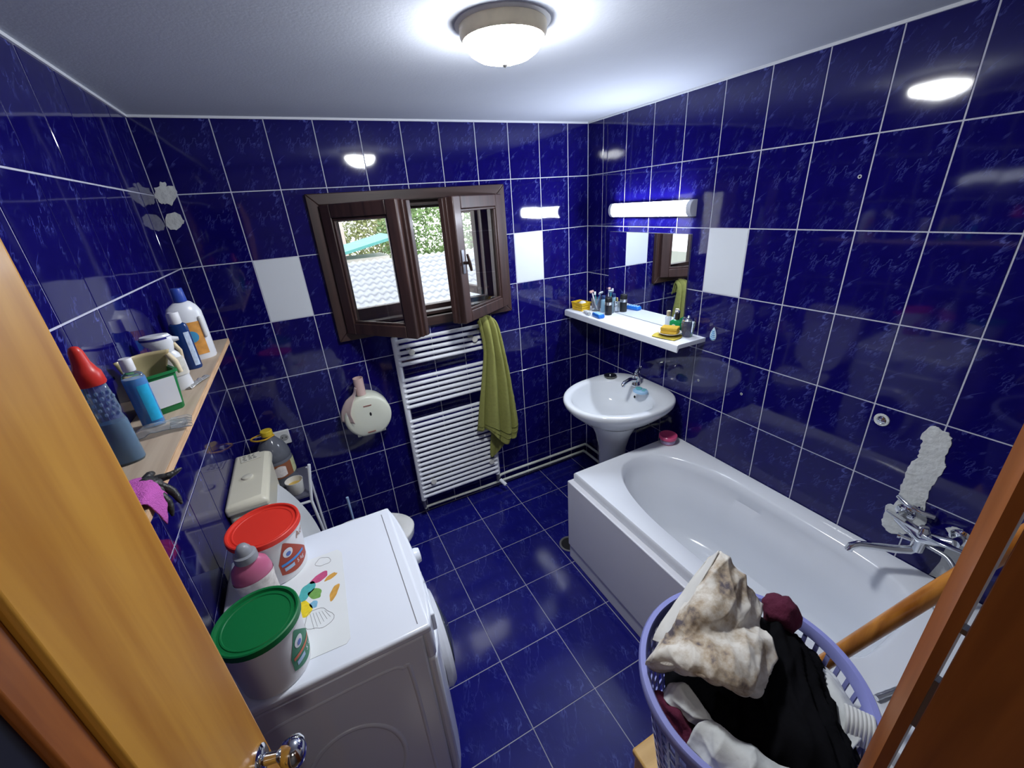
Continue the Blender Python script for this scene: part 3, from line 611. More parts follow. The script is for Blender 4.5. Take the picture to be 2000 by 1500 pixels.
def folds(G, amp, cnt):
    out = []
    nv = len(G) - 1
    for k, r in enumerate(G):
        n = len(r) - 1; f = min(1, max(0, (k/nv - .12)*3)); rr_ = []
        for i, p in enumerate(r):
            u = i / n; q_ = abs(math.sin(u*cnt*math.pi + .8*math.sin(k/nv*3.4) + .5*math.sin(u*7))); rr_.append(p + Vector((0, -amp*(.4 + .6*f)*(q_**.8)*(1 - .45*abs(2*u-1)), 0)))
        out.append(rr_)
    return out
G = folds(cloth(ctrl, 60, 90, .003, 40, .5, 1), .062, 3.6)
obj('front_fall', MB().grid(G), TOWEL, tw, smooth=180, solid=.004)
for a, b in ((76, 77), (81, 82)): obj('woven_band', MB().grid([[p + Vector((0, -.0035, 0)) for p in G[k]] for k in (a, b)]), C('towel_band', (.16, .17, .04), .9), tw, smooth=180, solid=.002)
ctrl = [[(1.385, -.108, .62), (1.43, -.112, .62), (1.47, -.108, .62), (1.50, -.104, .62)],
        [(1.350, -.108, .48), (1.40, -.116, .47), (1.45, -.116, .46), (1.495, -.106, .46)],
        [(1.338, -.108, .40), (1.375, -.114, .39), (1.42, -.114, .395), (1.46, -.106, .41)],
        [(1.338, -.106, .335), (1.348, -.110, .330), (1.365, -.110, .34), (1.385, -.106, .36)]]
obj('lower_corner', MB().grid(folds(cloth(ctrl, 30, 36, .002, 60, .3, 4), .010, 2)), TOWEL, tw, smooth=180, solid=.004)

# ------------------------------------------------------------------ paper dispenser, socket
dsr = thing('paper_dispenser', 'round cream toilet paper dispenser on the back wall', 'dispenser', (.622, 0, .862))
def dring2(r, y, flat=-.118): return [(r*math.cos(2*math.pi*i/56), y, max(r*math.sin(2*math.pi*i/56), flat*r/.129)) for i in range(56)]
obj('case', MB().loft([dring2(.125, 0), dring2(.129, -.02), dring2(.129, -.098), dring2(.124, -.110), dring2(.112, -.116), dring2(.06, -.119), dring2(.01, -.1195)]), CREAMD, dsr, smooth=50)
obj('lock_slot', MB().ball((0, 0, 0), .013, sc=(.5, .25, 1)), DARK, dsr, loc=(.012, -.118, .018))
RL = C('red_label', (.28, .12, .10), .5)
obj('label_strip', MB().box(-.022, .022, -.1205, -.118, -.003, .003), RL, dsr, smooth=0, loc=(.004, 0, .072))
obj('label_strip', MB().box(-.022, .022, -.1205, -.118, -.003, .003), RL, dsr, smooth=0, loc=(-.002, 0, -.092))
for x in (-.07, .07): obj('clip', MB().box(x - .010, x + .010, -.09, -.05, -.122, -.104), CREAMD, dsr, smooth=30, bevel=.003)
tr_ = thing('cardboard_tube', 'pink cardboard tube standing on top of paper dispenser', 'cardboard tube', (.612, -.072, .9915))
obj('tube', MB().lathe([(.026, 0), (.027, .1), (.0245, .1), (.0235, 0)], 24, caps=(False, False)).loft([[(.0245*math.cos(t), .0245*math.sin(t), z) for t in [2*math.pi*i/24 for i in range(24)]] for z in (0, .001)]), C('pink_card', (.66, .47, .43), .8), tr_)
tpp = cloth([[(-.028, -.010, .055), (-.020, -.030, .055)], [(-.045, -.015, .02), (-.035, -.042, .015)], [(-.090, -.010, -.015), (-.058, -.058, -.020)], [(-.124, -.008, -.070), (-.080, -.062, -.078)], [(-.136, -.008, -.130), (-.070, -.064, -.140)]], 10, 24, .002, 40, .4, 2)
obj('paper_strip', MB().grid(tpp), C('pink_paper', (.64, .50, .46), .9), tr_, smooth=180, solid=.0008)
sk = thing('wall_socket', 'white double wall socket behind the oil bottle', 'socket', (.150, 0, .825))
obj('plate', MB().box(-.055, .055, -.012, .002, -.041, .041), C('socket_white', (.72, .73, .72), .35), sk, smooth=30, bevel=.003)
for x in (-.026, .026):
    f = obj('recess', MB().lathe([(.0, .0012), (.0195, .0012), (.0205, .0)], 24, caps=(False, False)), C('socket_grey', (.33, .34, .34), .5), sk, loc=(x, -.0118, 0), rot=(R(90), 0, 0))
    for q in (-.0095, .0095): obj('pin_hole', MB().lathe([(.0, .0016), (.0032, .0016)], 10, caps=(False, True)), DARK, f, loc=(q, 0, .0002))

# ================================================================== WASHING MACHINE AND WHAT STANDS ON IT
wm = thing('washing_machine', 'white front loading washing machine beside the door', 'washing machine', (0, 0, 0))
WX0, WX1, WY0, WY1, WZ = .012, .558, -1.527, -.952, .85
obj('cabinet', MB().box(WX0, WX1 - .03, WY0, WY1, .02, WZ - .028), ENAM, wm, smooth=30, bevel=.008, seg=3)
obj('top_lid', MB().box(WX0, WX1 - .004, WY0 - .003, WY1 + .003, WZ - .028, WZ), ENAM, wm, smooth=30, bevel=.009, seg=3)
# curved front: control panel on top, bulged body below
def front(z0, z1, out, n=14):
    rows = []
    for k in range(n + 1):
        y = WY0 + (WY1 - WY0)*k/n; b = out*(1 - (2*k/n - 1)**2)**.8 if 0 < k < n else 0
        rows.append((y, b))
    poly = [(WX1 - .03, WY0), ] + [(WX1 - .005 + b, y) for y, b in rows] + [(WX1 - .03, WY1)]
    return MB().prism(poly, z0, z1, lambda a, b, d: (a, b, d))
obj('control_panel', front(.715, WZ - .004, .030), ENAM, wm, smooth=50, bevel=.008)
obj('front_panel', front(.095, .712, .045), ENAM, wm, smooth=50, bevel=.008)
obj('plinth', MB().box(WX1 - .04, WX1 - .012, WY0 + .01, WY1 - .01, .005, .092), ENAM, wm, smooth=30, bevel=.004)
dr = obj('door', MB().lathe([(.175, 0), (.178, .018), (.165, .034), (.12, .040)], 40), C('washer_door', (.70, .73, .80), .25), wm, loc=(WX1 + .028, -1.24, .42), rot=(0, R(90), 0))
obj('door_glass', MB().lathe([(.12, .036), (.115, .046), (.06, .062), (.01, .066)], 36), C('washer_glass', (.05, .06, .08), .08), dr)
obj('program_knob', MB().lathe([(.028, 0), (.028, .014), (.024, .026), (.014, .028)], 20), ENAM, wm, loc=(WX1 + .020, -1.205, .80), rot=(0, R(90), 0))
obj('detergent_drawer', MB().box(WX1 + .006, WX1 + .020, -1.47, -1.33, .745, .815), ENAM, wm, smooth=30, bevel=.004)
for k in range(2): obj('button', MB().lathe([(.007, 0), (.007, .006), (.005, .007)], 14), ENAM, wm, loc=(WX1 + .022, -1.28 - .035*k, .79), rot=(0, R(90), 0))
obj('lid_joint', MB().box(.520, .5225, WY0 + .02, WY1 - .03, WZ - .001, WZ + .0006), C('joint_grey', (.18, .18, .2), .6), wm, smooth=0)
# pressed relief on the visible side: frame ridge and inner oval ridge
def ridge_path(pts, r): return MB().tube(pts, r, 8)
yS = WY0 - .0
fr = [(.06, yS, .12), (.06, yS, .66), (.09, yS, .73), (.16, yS, .755), (.40, yS, .755), (.455, yS, .735), (.475, yS, .68), (.478, yS, .12)]
obj('pressed_ridge', MB().tube(interp(fr, 50), .006, 8).xf(Matrix.Translation((0, yS, 0)) @ Matrix.Scale(.5, 4, (0, 1, 0)) @ Matrix.Translation((0, -yS, 0))), ENAM, wm)
ov = [(.27 + .135*math.cos(t), yS, .40 + .20*math.sin(t)) for t in [2*math.pi*i/48 for i in range(49)]]
obj('pressed_ridge', MB().tube(ov, .008, 8).xf(Matrix.Translation((0, yS, 0)) @ Matrix.Scale(.5, 4, (0, 1, 0)) @ Matrix.Translation((0, -yS, 0))), ENAM, wm)
for x, y in ((.06, WY0 + .05), (.06, WY1 - .05), (.48, WY0 + .05), (.48, WY1 - .05)): obj('foot', MB().lathe([(.02, 0), (.02, .02)], 14), BLACKP, wm, loc=(x, y, .001))

# colouring sheet: loose coloured shapes and pencil lines only
pp = thing('colouring_sheet', 'white paper sheet with coloured crayon shapes on the washing machine', 'paper', (0, 0, WZ))
pq = [(.185, -1.085), (.180, -1.44), (.188, -1.462), (.335, -1.467), (.347, -1.455), (.362, -1.11), (.350, -1.085)]
obj('sheet', MB().prism(pq, .0004, .0012, lambda a, b, d: (a, b, d)), C('paper_white', (.72, .75, .76), .6, var=.02), pp, smooth=0)
def blob(cx, cy, rx, ry, rot, seed, n=26, jag=.25):
    r_ = random.Random(seed); ph = [r_.uniform(0, 6.28) for _ in range(3)]; out = []
    for i in range(n):
        t = 2*math.pi*i/n; k = 1 + jag*(.5*math.sin(2*t+ph[0]) + .3*math.sin(3*t+ph[1]) + .25*math.sin(5*t+ph[2]))
        x, y = rx*k*math.cos(t), ry*k*math.sin(t); out.append((cx + x*math.cos(rot) - y*math.sin(rot), cy + x*math.sin(rot) + y*math.cos(rot)))
    return out
for nm, col, args in [('magenta_shape', (.52, .08, .20), (.285, -1.185, .026, .018, .3, 1)), ('teal_shape', (.07, .40, .40), (.245, -1.222, .020, .036, -.4, 2)), ('yellow_shape', (.80, .60, .02), (.232, -1.290, .022, .036, .1, 3)),
                      ('green_shape', (.16, .35, .08), (.268, -1.245, .016, .026, .5, 4)), ('orange_shape', (.60, .32, .06), (.318, -1.200, .022, .009, .5, 5)), ('orange_shape', (.60, .32, .06), (.322, -1.270, .012, .028, -.4, 6)), ('blue_shape', (.20, .45, .62), (.262, -1.285, .010, .016, .2, 8))]:
    obj(nm, MB().prism(blob(*args), .0012, .0014, lambda a, b, d: (a, b, d)), C('crayon_' + nm, col, .7, var=.3, nscale=80), pp, smooth=0)
LN = C('pencil_grey', (.22, .22, .22), .7)
for nm, pts in [('pencil_line', blob(.300, -1.118, .022, .020, .2, 11) ), ('pencil_line', blob(.272, -1.345, .034, .040, .3, 12))]:
    pts = pts + pts[:1]; obj(nm, MB().tube([(a, b, .0013) for a, b in pts], .0007, 5), LN, pp)
for k in range(6): obj('pencil_line', MB().tube([(.250 + .008*k, -1.315 - .002*k, .0013), (.258 + .009*k, -1.375 + .004*k, .0013)], .0005, 5), LN, pp)

def rim_patch(a0, a1, lo, hi, rf, n=24, off=.0008):
    rows = [[], []]
    for i in range(n + 1):
        a = a0 + (a1-a0)*i/n; u = i/n
        for r_, z in ((rows[0], lo(u)), (rows[1], hi(u))):
            q = rf(z) + off; r_.append((q*math.cos(a), q*math.sin(a), z))
    return MB().grid(rows)
def bucket(name, label, x, y, rl, lidm, labm, stripe, ang, word, z=.85, h=.178):
    b = thing(name, label, 'bucket', (x, y, z))
    rb = rl*.84; rf = lambda zz: rb + (rl*.965 - rb)*zz/h
    obj('tub', MB().lathe([(rb - .004, 0), (rb, .003), (rf(h*.90), h*.90), (rf(h*.90)+.004, h*.905), (rf(h)+.004, h - .008), (rf(h)-.002, h-.006)], 48), C('bucket_white', (.72, .72, .74), .35, var=.02), b)
    obj('lid', MB().lathe([(rl - .001, h - .014), (rl + .001, h - .012), (rl, h + .003), (rl - .003, h + .005), (rl - .008, h + .004), (rl - .011, h - .003), (.01, h - .004)], 48, caps=(False, True)), lidm, b)
    obj('lid_lip', MB().lathe([(rl - .016, h - .0035), (rl - .018, h - .001), (rl - .021, h - .001), (rl - .023, h - .0035)], 48, caps=(False, False)), lidm, b)
    hh = .095; zc = .055
    lab = obj('label', rim_patch(ang - .55, ang + .60, lambda u: .022 + .014*(2*u-1)**2, lambda u: .150 - .085*max(0, u - .30)/.70 - .07*max(0, .25 - u)/.25, rf), labm, b)
    el = lambda u: math.sqrt(max(0, 1 - (2*u - 1)**2))
    rf2 = lambda zz: rf(zz) + .0008
    obj('emblem', rim_patch(ang - .35, ang - .02, lambda u: .108 - .017*el(u), lambda u: .108 + .017*el(u), rf2), C('label_white', (.7, .72, .78), .4), lab)
    obj('emblem_dot', rim_patch(ang - .26, ang - .10, lambda u: .104 - .008*el(u), lambda u: .104 + .008*el(u), lambda zz: rf2(zz) + .0006), C('label_blue', (.08, .16, .5), .4), lab)
    obj('stripe', rim_patch(ang - .48, ang + .40, lambda u: .066, lambda u: .076, rf2), stripe, lab)
    def wrap(mb, a, zz, k=1.0):
        q = []
        for (px, py, pz) in mb.v: q.append(((rf(zz+py)+.0018)*math.cos(a + px/rl), (rf(zz+py)+.0018)*math.sin(a + px/rl), zz + py))
        mb.v = q; return mb
    obj('weight_print', wrap(text_mb('5 kg', .021), ang + .02, .044), C('label_white', (.7, .72, .78), .4), lab)
    obj('weight_box', rim_patch(ang - .42, ang - .08, lambda u: .044, lambda u: .058, rf2), C('label_pale_blue', (.35, .5, .7), .4), lab)
    if word: obj('word_print', wrap(text_mb(word, .034), ang + .22, .128), C('label_brown', (.30, .12, .06), .5), b)
    hl = interp([(rl*.985*math.cos(ang + 1.6), rl*.985*math.sin(ang + 1.6), h - .03), (rl*1.02*math.cos(ang + .8), rl*1.02*math.sin(ang + .8), h - .055), (rl*1.02*math.cos(ang), rl*1.02*math.sin(ang), h - .066), (rl*1.02*math.cos(ang - .9), rl*1.02*math.sin(ang - .9), h - .05), (rl*.985*math.cos(ang - 1.7), rl*.985*math.sin(ang - 1.7), h - .03)], 30)
    return b
bucket('paint_bucket', 'white paint bucket with red lid on washing machine', .165, -1.062, .107, C('red_lid', (.68, .035, .020), .45, var=.04), C('red_brown_label', (.38, .05, .025), .5), C('stripe_blue', (.05, .25, .65), .4), R(-46), 'Acr')
bucket('paint_bucket', 'white paint bucket with green lid nearest the door', .165, -1.440, .097, C('green_lid', (.0, .14, .035), .45, var=.04), C('green_label', (.02, .19, .10), .5), C('stripe_orange', (.55, .10, .03), .4), R(-22), None)
sf = thing('softener_bottle', 'pink softener bottle with grey cap between the two buckets', 'bottle', (.138, -1.232, WZ), R(20))
PB = C('pink_bottle', (.50, .13, .24), .3, var=.05)
obj('bottle', MB().lathe([(.044, 0), (.048, .006), (.048, .090), (.046, .100), (.050, .112), (.052, .130), (.046, .155), (.030, .170), (.026, .174)], 36, sx=1.0, sy=.72), PB, sf)
obj('label', MB().lathe([(.0490, .012), (.0490, .095), (.0515, .113), (.0528, .122)], 36, sx=1.0, sy=.72, caps=(False, False)), C('softener_label', (.70, .62, .60), .5, var=.55, nscale=70), sf)
obj('label_flower', MB().ball((0, -.0355, .045), .016, sc=(1, .15, .8)), C('flower_yellow', (.75, .55, .20), .5), sf)
obj('cap', MB().lathe([(.029, .172), (.030, .174), (.029, .190), (.022, .193), (.019, .204), (.012, .214), (.004, .217)], 28), C('grey_cap', (.26, .27, .30), .35), sf)

for o_ in list(sf.children): o_.scale = (1.0, 1.0, 1.18)
# ================================================================== TOILET CORNER
to = thing('toilet', 'cream and white toilet with raised lid between washer and back wall', 'toilet', (0, -.555, 0))
ct = MB().loft([[(.004, -.19, .50), (.115, -.18, .50), (.115, .18, .50), (.004, .19, .50)], [(.004, -.205, .60), (.135, -.195, .60), (.135, .195, .60), (.004, .205, .60)], [(.004, -.207, .905), (.140, -.199, .905), (.140, .199, .905), (.004, .207, .905)]])
obj('cistern', ct, CREAM, to, smooth=30, bevel=.018, seg=3)
obj('cistern_lid', MB().loft([[(.002, -.212, .905), (.148, -.204, .905), (.148, .204, .905), (.002, .212, .905)], [(.002, -.212, .935), (.148, -.204, .935), (.148, .204, .935), (.002, .212, .935)], [(.008, -.200, .950), (.125, -.190, .950), (.125, .190, .950), (.008, .200, .950)]]), CREAM, to, smooth=30, bevel=.010, seg=3)
obj('flush_button', MB().lathe([(.0, .948), (.022, .948), (.020, .957), (.014, .959)], 20, caps=(False, True)), C('button_cream', (.6, .58, .48), .3), to, loc=(.07, -.02, 0))
obj('flush_pipe', MB().tube([(.06, 0, .50), (.06, 0, .40), (.12, 0, .36)], .022, 14), CREAM, to)
def egg(s_, z, ox=.42, a=.265, b=.180, k=1.0):
    o = []
    for i in range(48):
        t = 2*math.pi*i/48; c = math.cos(t); o.append((ox + a*s_*c*(1.0 if c > 0 else .82), b*s_*math.sin(t)*(1 - .10*c), z))
    return o
obj('bowl', MB().loft([egg(.48, 0, .36), egg(.46, .04, .36), egg(.44, .15, .37), egg(.66, .25, .39), egg(.90, .33, .41), egg(1.0, .375), egg(1.0, .398), egg(.92, .402), egg(.76, .395), egg(.66, .33, .42), egg(.40, .25, .43), egg(.12, .22, .43)]), CERAM, to, smooth=60)
obj('seat', MB().loft([egg(1.01, .402), egg(1.02, .410), egg(1.0, .418), egg(.74, .418), egg(.70, .410), egg(.72, .402)], (False, False)), C('seat_white', (.72, .72, .70), .25), to, smooth=60)
ld = []
for s_, th in ((1.0, 0), (1.01, .006), (.99, .014), (.80, .018), (.3, .019)): ld.append([(x - .205, y, z) for x, y, z in egg(s_, th)])
obj('lid', MB().loft(ld), C('lid_white', (.70, .72, .72), .22), to, smooth=60, loc=(.262, 0, .432), rot=(0, R(-109), 0))
# stand with oil bottle and cup
st = thing('white_stand', 'thin white metal stand behind the toilet', 'stand', (0, 0, 0))
for (x, y) in ((.030, -.315), (.030, -.035), (.238, -.035)): obj('leg', MB().tube([(x, y, .002), (x, y, .62)], .007, 8), WPAINT, st)
obj('leg', MB().tube([(.262, -.315, .002), (.250, -.315, .40), (.240, -.315, .575)], .0075, 8), WPAINT, st)
obj('upright', MB().tube([(.240, -.315, .575), (.278, -.315, .785)], .0075, 8), WPAINT, st)
obj('crossbar', MB().tube([(.030, -.315, .575), (.240, -.315, .575)], .007, 8), WPAINT, st)
obj('shelf', MB().box(.012, .240, -.318, -.015, .605, .618), C('stand_shelf', (.10, .10, .14), .5), st, smooth=0, bevel=.002)
ob = thing('oil_bottle', 'large grey plastic bottle with yellow cap and brown label in corner', 'bottle', (.118, -.118, .618), R(-12))
obj('bottle', MB().lathe([(.068, 0), (.078, .008), (.080, .03), (.077, .05), (.080, .06), (.080, .150), (.076, .160), (.080, .170), (.076, .195), (.060, .235), (.035, .270), (.022, .285), (.022, .300)], 40), C('grey_clear_plastic', (.16, .17, .20), .12, trans=.25, ior=1.3), ob)
obj('label', rim_patch(-1.75, -.35, lambda u: .066, lambda u: .146, lambda z: .0803), C('brown_label', (.26, .09, .04), .5), ob)
obj('label_print', rim_patch(-1.50, -.80, lambda u: .080 - .006*math.sin(u*3.1), lambda u: .126 + .012*math.sin(u*3.1), lambda z: .0812), C('label_cream', (.72, .66, .62), .5, var=.3, nscale=90), ob)
obj('back_label', rim_patch(-.35, .55, lambda u: .066, lambda u: .146, lambda z: .0803), C('label_yellowgreen', (.50, .52, .28), .5, var=.4, nscale=60), ob)
CAPY = C('yellow_cap', (.68, .48, .03), .35)
obj('cap', MB().lathe([(.026, .292), (.028, .294), (.028, .318), (.025, .321)], 24), CAPY, ob)
hn = interp([(.030, 0, .288), (0, -.034, .286), (-.04, -.036, .284), (-.075, -.012, .283), (-.075, .012, .283), (-.04, .036, .284), (0, .034, .286), (.030, 0, .288)], 40)
obj('carry_ring', MB().tube(hn, .0045, 8), C('orange_ring', (.62, .36, .03), .4), ob)
cu = thing('white_cup', 'white plastic cup with yellowish inside on the stand', 'cup', (.185, -.262, .618))
obj('cup', MB().lathe([(.030, 0), (.034, .004), (.043, .075), (.0405, .075), (.032, .008), (.01, .007)], 28), C('cup_white', (.70, .69, .64), .35), cu)
obj('content', MB().lathe([(.0, .045), (.0375, .045), (.0372, .046)], 24, caps=(False, True)), C('soap_yellow', (.62, .42, .10), .5), cu)
br = thing('toilet_brush', 'pale blue toilet brush in holder by the back wall', 'brush', (.402, -.145, 0))
obj('holder', MB().lathe([(.045, 0), (.050, .005), (.046, .15), (.040, .155), (.02, .155)], 24), C('brush_holder', (.3, .4, .6), .4), br)
obj('handle', MB().tube([(0, 0, .155), (0, 0, .35), (0, 0, .410)], [.006, .007, .008], 10), C('pale_blue', (.40, .55, .80), .35), br)
tag_ = thing('paper_tag', 'small white paper tag with dark writing on the cistern', 'paper tag', (.070, -.400, .9515), R(8))
obj('tag', MB().box(-.038, .038, -.032, .032, 0, .0008), C('tag_paper', (.62, .60, .50), .7), tag_, smooth=0)
rt = random.Random(5)
for k in range(4):
    for j in range(3):
        x0 = -.028 + .018*j + rt.uniform(-.003, .003); y0_ = -.020 + .013*k
        obj('scribble', MB().box(x0, x0 + rt.uniform(.008, .014), y0_, y0_ + .005, .0008, .0011), C('ink', (.03, .03, .03), .7), tag_, smooth=0)

# ================================================================== LEFT SHELF
SZ = 1.485
ls = thing('wood_shelf', 'raw chipboard shelf with cleaning bottles on the left wall', 'shelf', (0, 0, SZ))
obj('board', MB().box(.001, .1335, -1.70, -.345, -.018, 0), SHELFW, ls, smooth=0)
obj('front_edge', MB().box(.1335, .1355, -1.70, -.345, -.018, -.0005), SHELFE, ls, smooth=0)
for yy in (-.5, -1.45): obj('bracket', MB().box(.001, .09, yy - .01, yy + .01, -.05, -.018), STEEL, ls, smooth=0)
# 1 white bottle with blue cap and grip
b1 = thing('polish_bottle', 'tall white cleaner bottle with blue cap at shelf end', 'bottle', (.074, -.600, SZ), R(15))
WB = C('bottle_white', (.72, .74, .78), .3, var=.02)
pts = []
for z, a in [(0, .048), (.006, .052), (.13, .052), (.165, .051), (.185, .043), (.200, .026), (.205, .016)]: pts.append([(a*math.cos(2*math.pi*i/32)*1.0 + (.004 if z > .19 else 0), a*.62*math.sin(2*math.pi*i/32), z) for i in range(32)])
obj('bottle', MB().loft(pts), WB, b1)
obj('cap', MB().lathe([(.018, .203), (.019, .206), (.017, .245), (.0155, .248)], 24), C('cap_blue', (.03, .07, .38), .35), b1, loc=(.004, 0, 0))
lab = obj('label', MB().grid([[(.053*math.cos(a), .053*.62*math.sin(a) - .0006, z) for a in [R(225 + 5*i) for i in range(17)]] for z in (.02, .135)]), C('label_orange', (.62, .28, .06), .5, var=.55, nscale=38), b1)
obj('label_disc', MB().grid([[(.0537*math.cos(R(240+3*i)), .0537*.62*math.sin(R(240+3*i)) - .0012, .085 + s_*.020*math.sqrt(max(0, 1-((i-8)/8)**2))) for i in range(17)] for s_ in (-1, 1)]), C('label_sky', (.05, .28, .5), .5), lab)
obj('grip_hollow', MB().box(.030, .042, -.032, -.014, .075, .150), C('grip_shadow_grey', (.60, .60, .58), .4), b1, smooth=30, bevel=.005)
# 2 dark blue bottle, white cap
b2 = thing('shampoo_bottle', 'dark blue bottle with white cap in front of white cleaner bottle', 'bottle', (.072, -.722, SZ), R(8))
obj('bottle', MB().lathe([(.028, 0), (.031, .005), (.031, .140), (.028, .150), (.017, .156)], 28, sx=1.05, sy=.72), C('navy_bottle', (.008, .035, .15), .2), b2)
obj('cap', MB().lathe([(.0185, .153), (.0195, .155), (.0195, .188), (.018, .190)], 24), C('cap_white', (.74, .75, .78), .35), b2)
obj('label', MB().grid([[(.0318*1.05*math.cos(a), .0318*.72*math.sin(a) - .0005, z) for a in [R(288 + 4*i) for i in range(11)]] for z in (.012, .125)]), C('label_pale', (.45, .55, .75), .5, var=.5, nscale=70), b2)
# 3 trigger spray bottle
b3 = thing('spray_bottle', 'white spray cleaner bottle with rounded trigger head', 'spray bottle', (.072, -.930, SZ), R(10))
obj('bottle', MB().lathe([(.034, 0), (.037, .006), (.034, .040), (.037, .046), (.037, .085), (.030, .108), (.018, .120)], 32, sx=1.05, sy=.68), WB, b3)
obj('head', MB().loft([[(x0 + rx*math.cos(2*math.pi*i/24), ry*math.sin(2*math.pi*i/24), z) for i in range(24)] for z, x0, rx, ry in [(.116, 0, .022, .020), (.128, -.004, .030, .024), (.145, -.010, .040, .026), (.158, -.012, .041, .027), (.166, -.014, .036, .024)]]), WB, b3)
obj('head_band', MB().loft([[(-.013 + .0415*math.cos(2*math.pi*i/24), .0275*math.sin(2*math.pi*i/24), z) for i in range(24)] for z in (.154, .160)], (False, False)), C('band_navy', (.03, .03, .22), .4), b3)
obj('nozzle', MB().tube([(.024, 0, .148), (.044, 0, .146)], [.010, .005], 12), WB, b3)
obj('trigger', MB().tube([(.026, 0, .136), (.036, 0, .112), (.034, 0, .078)], [.006, .006, .004], 10), C('trigger_cream', (.68, .56, .36), .4), b3)
lb3 = obj('label', MB().grid([[(.0378*1.05*math.cos(a), .0378*.68*math.sin(a) - .0006, z) for a in [R(215 + 6*i) for i in range(22)]] for z in (.045, .098)]), C('label_floral', (.62, .60, .55), .5, var=.5, nscale=45), b3)
tb = text_mb('B', .026); tb.v = [(.010 + px, -.0272, .066 + py) for px, py, pz in tb.v]; obj('print', tb, C('print_red', (.45, .05, .05), .5), lb3, smooth=0)
# 4 green box with scoop
b4 = thing('green_box', 'small green plastic tub with a white label', 'tub', (.066, -1.085, SZ), R(30))
def rrect(a, b, z, r=.012):
    o = []
    for cx_, cy_, s0 in ((a-r, b-r, 0), (-a+r, b-r, 90), (-a+r, -b+r, 180), (a-r, -b+r, 270)):
        for k in range(5): t = R(s0 + 22.5*k); o.append((cx_ + r*math.cos(t), cy_ + r*math.sin(t), z))
    return o
GP = C('green_tub', (.012, .19, .055), .35)
obj('tub', MB().loft([rrect(.036, .036, 0), rrect(.039, .039, .004), rrect(.047, .047, .098), rrect(.052, .052, .100), rrect(.052, .052, .107), rrect(.045, .045, .106), rrect(.036, .036, .006)]), GP, b4)
obj('label', MB().add([(-.028, -.0425, .018), (.032, -.0425, .018), (.036, -.0478, .092), (-.030, -.0478, .092)], [(0, 1, 2, 3)]), C('tub_label', (.70, .71, .74), .5), b4, smooth=0, solid=.0008)
sc = thing('beige_scoop', 'beige plastic dustpan scoop stuck in the green tub', 'scoop', (.064, -1.085, SZ + .012), R(30))
BG = C('beige_plastic', (.48, .40, .22), .25, var=.08)
obj('blade', MB().grid(cloth([[(-.030, .020, .04), (0, .030, .035), (.028, .020, .04)], [(-.045, .012, .09), (0, .026, .085), (.042, .012, .09)], [(-.058, -.004, .138), (0, .012, .140), (.056, -.004, .138)]], 16, 12, .0004, 20, 0, 3)), BG, sc, smooth=180, solid=.003)
obj('grip', MB().tube([(.048, -.004, .128), (.056, -.010, .105), (.058, -.014, .075)], [.007, .008, .006], 10), C('grip_cream', (.66, .56, .38), .35), sc)
# 5 blue liquid bottle
b5 = thing('blue_liquid_bottle', 'clear bottle of bright blue liquid with white cap', 'bottle', (.062, -1.185, SZ), R(8))
obj('liquid', MB().lathe([(.027, .004), (.030, .008), (.030, .118), (.027, .124)], 32, sx=1.0, sy=.78), C('blue_liquid', (.0, .26, .72), .1, spec=.6), b5)
obj('bottle', MB().lathe([(.029, 0), (.0315, .004), (.0315, .124), (.027, .134), (.014, .140), (.014, .146)], 32, sx=1.0, sy=.78), CLEAR, b5)
obj('cap', MB().lathe([(.0165, .142), (.0175, .144), (.0175, .170), (.016, .172)], 24), MATS['cap_white'], b5)
obj('label', MB().grid([[(.0320*math.cos(a), .0320*.78*math.sin(a) - .0004, z) for a in [R(272 + 6*i) for i in range(12)]] for z in (.018, .108)]), C('label_cyan', (.02, .42, .72), .4, var=.25, nscale=60), b5)
# 6 clear bottle with red cap
b6 = thing('dish_soap_bottle', 'tall clear bottle with a red spout cap by the door', 'bottle', (.058, -1.362, SZ), R(8))
obj('bottle', MB().lathe([(.034, 0), (.038, .006), (.036, .09), (.031, .105), (.034, .116), (.031, .150), (.027, .172), (.022, .178)], 32, sx=1.0, sy=.74), C('tinted_clear', (.62, .80, .95), .04, trans=.85, ior=1.25), b6)
obj('liquid', MB().lathe([(.032, .004), (.035, .008), (.0335, .085), (.031, .092)], 28, sx=1.0, sy=.72), C('steel_blue_liquid', (.10, .24, .40), .1, trans=.35, ior=1.33), b6)
for k in range(5):
    for j in range(5):
        a = R(225 + 26*j + 13*(k % 2)); zz = .112 + .011*k; obj('dimple', MB().ball((.0335*math.cos(a), .0335*.74*math.sin(a), zz), .0042, 8, 5), MATS['tinted_clear'], b6)
obj('cap', MB().lathe([(.031, .172), (.033, .175), (.031, .196), (.026, .202), (.019, .216), (.015, .238), (.010, .246), (.004, .248)], 28), C('red_cap', (.60, .030, .022), .35), b6)
# 7 clear packaging, wrapper, gloves
pk = thing('clear_blister', 'crumpled clear plastic packaging lying on the wood shelf', 'packaging', (.085, -1.232, SZ), R(10))
obj('tray', MB().grid(cloth([[(-.05, -.03, .004), (-.02, -.032, .012), (.02, -.03, .010), (.045, -.022, .004)], [(-.055, 0, .008), (-.02, 0, .022), (.02, 0, .018), (.05, 0, .008)], [(-.05, .026, .004), (-.02, .03, .010), (.02, .03, .014), (.045, .03, .004)]], 30, 20, .004, 90, .8, 6)), CLEAR, pk, smooth=60, solid=.0006)
for k in range(4): obj('finger', MB().tube([(.020, -.024 + .015*k, .012), (.052, -.030 + .018*k, .010), (.060, -.032 + .019*k, .006)], [.006, .006, .003], 8), CLEAR, pk)
wr = thing('silver_wrapper', 'small crumpled silver and clear wrapper beside the spray bottle', 'wrapper', (.112, -.905, SZ), R(70))
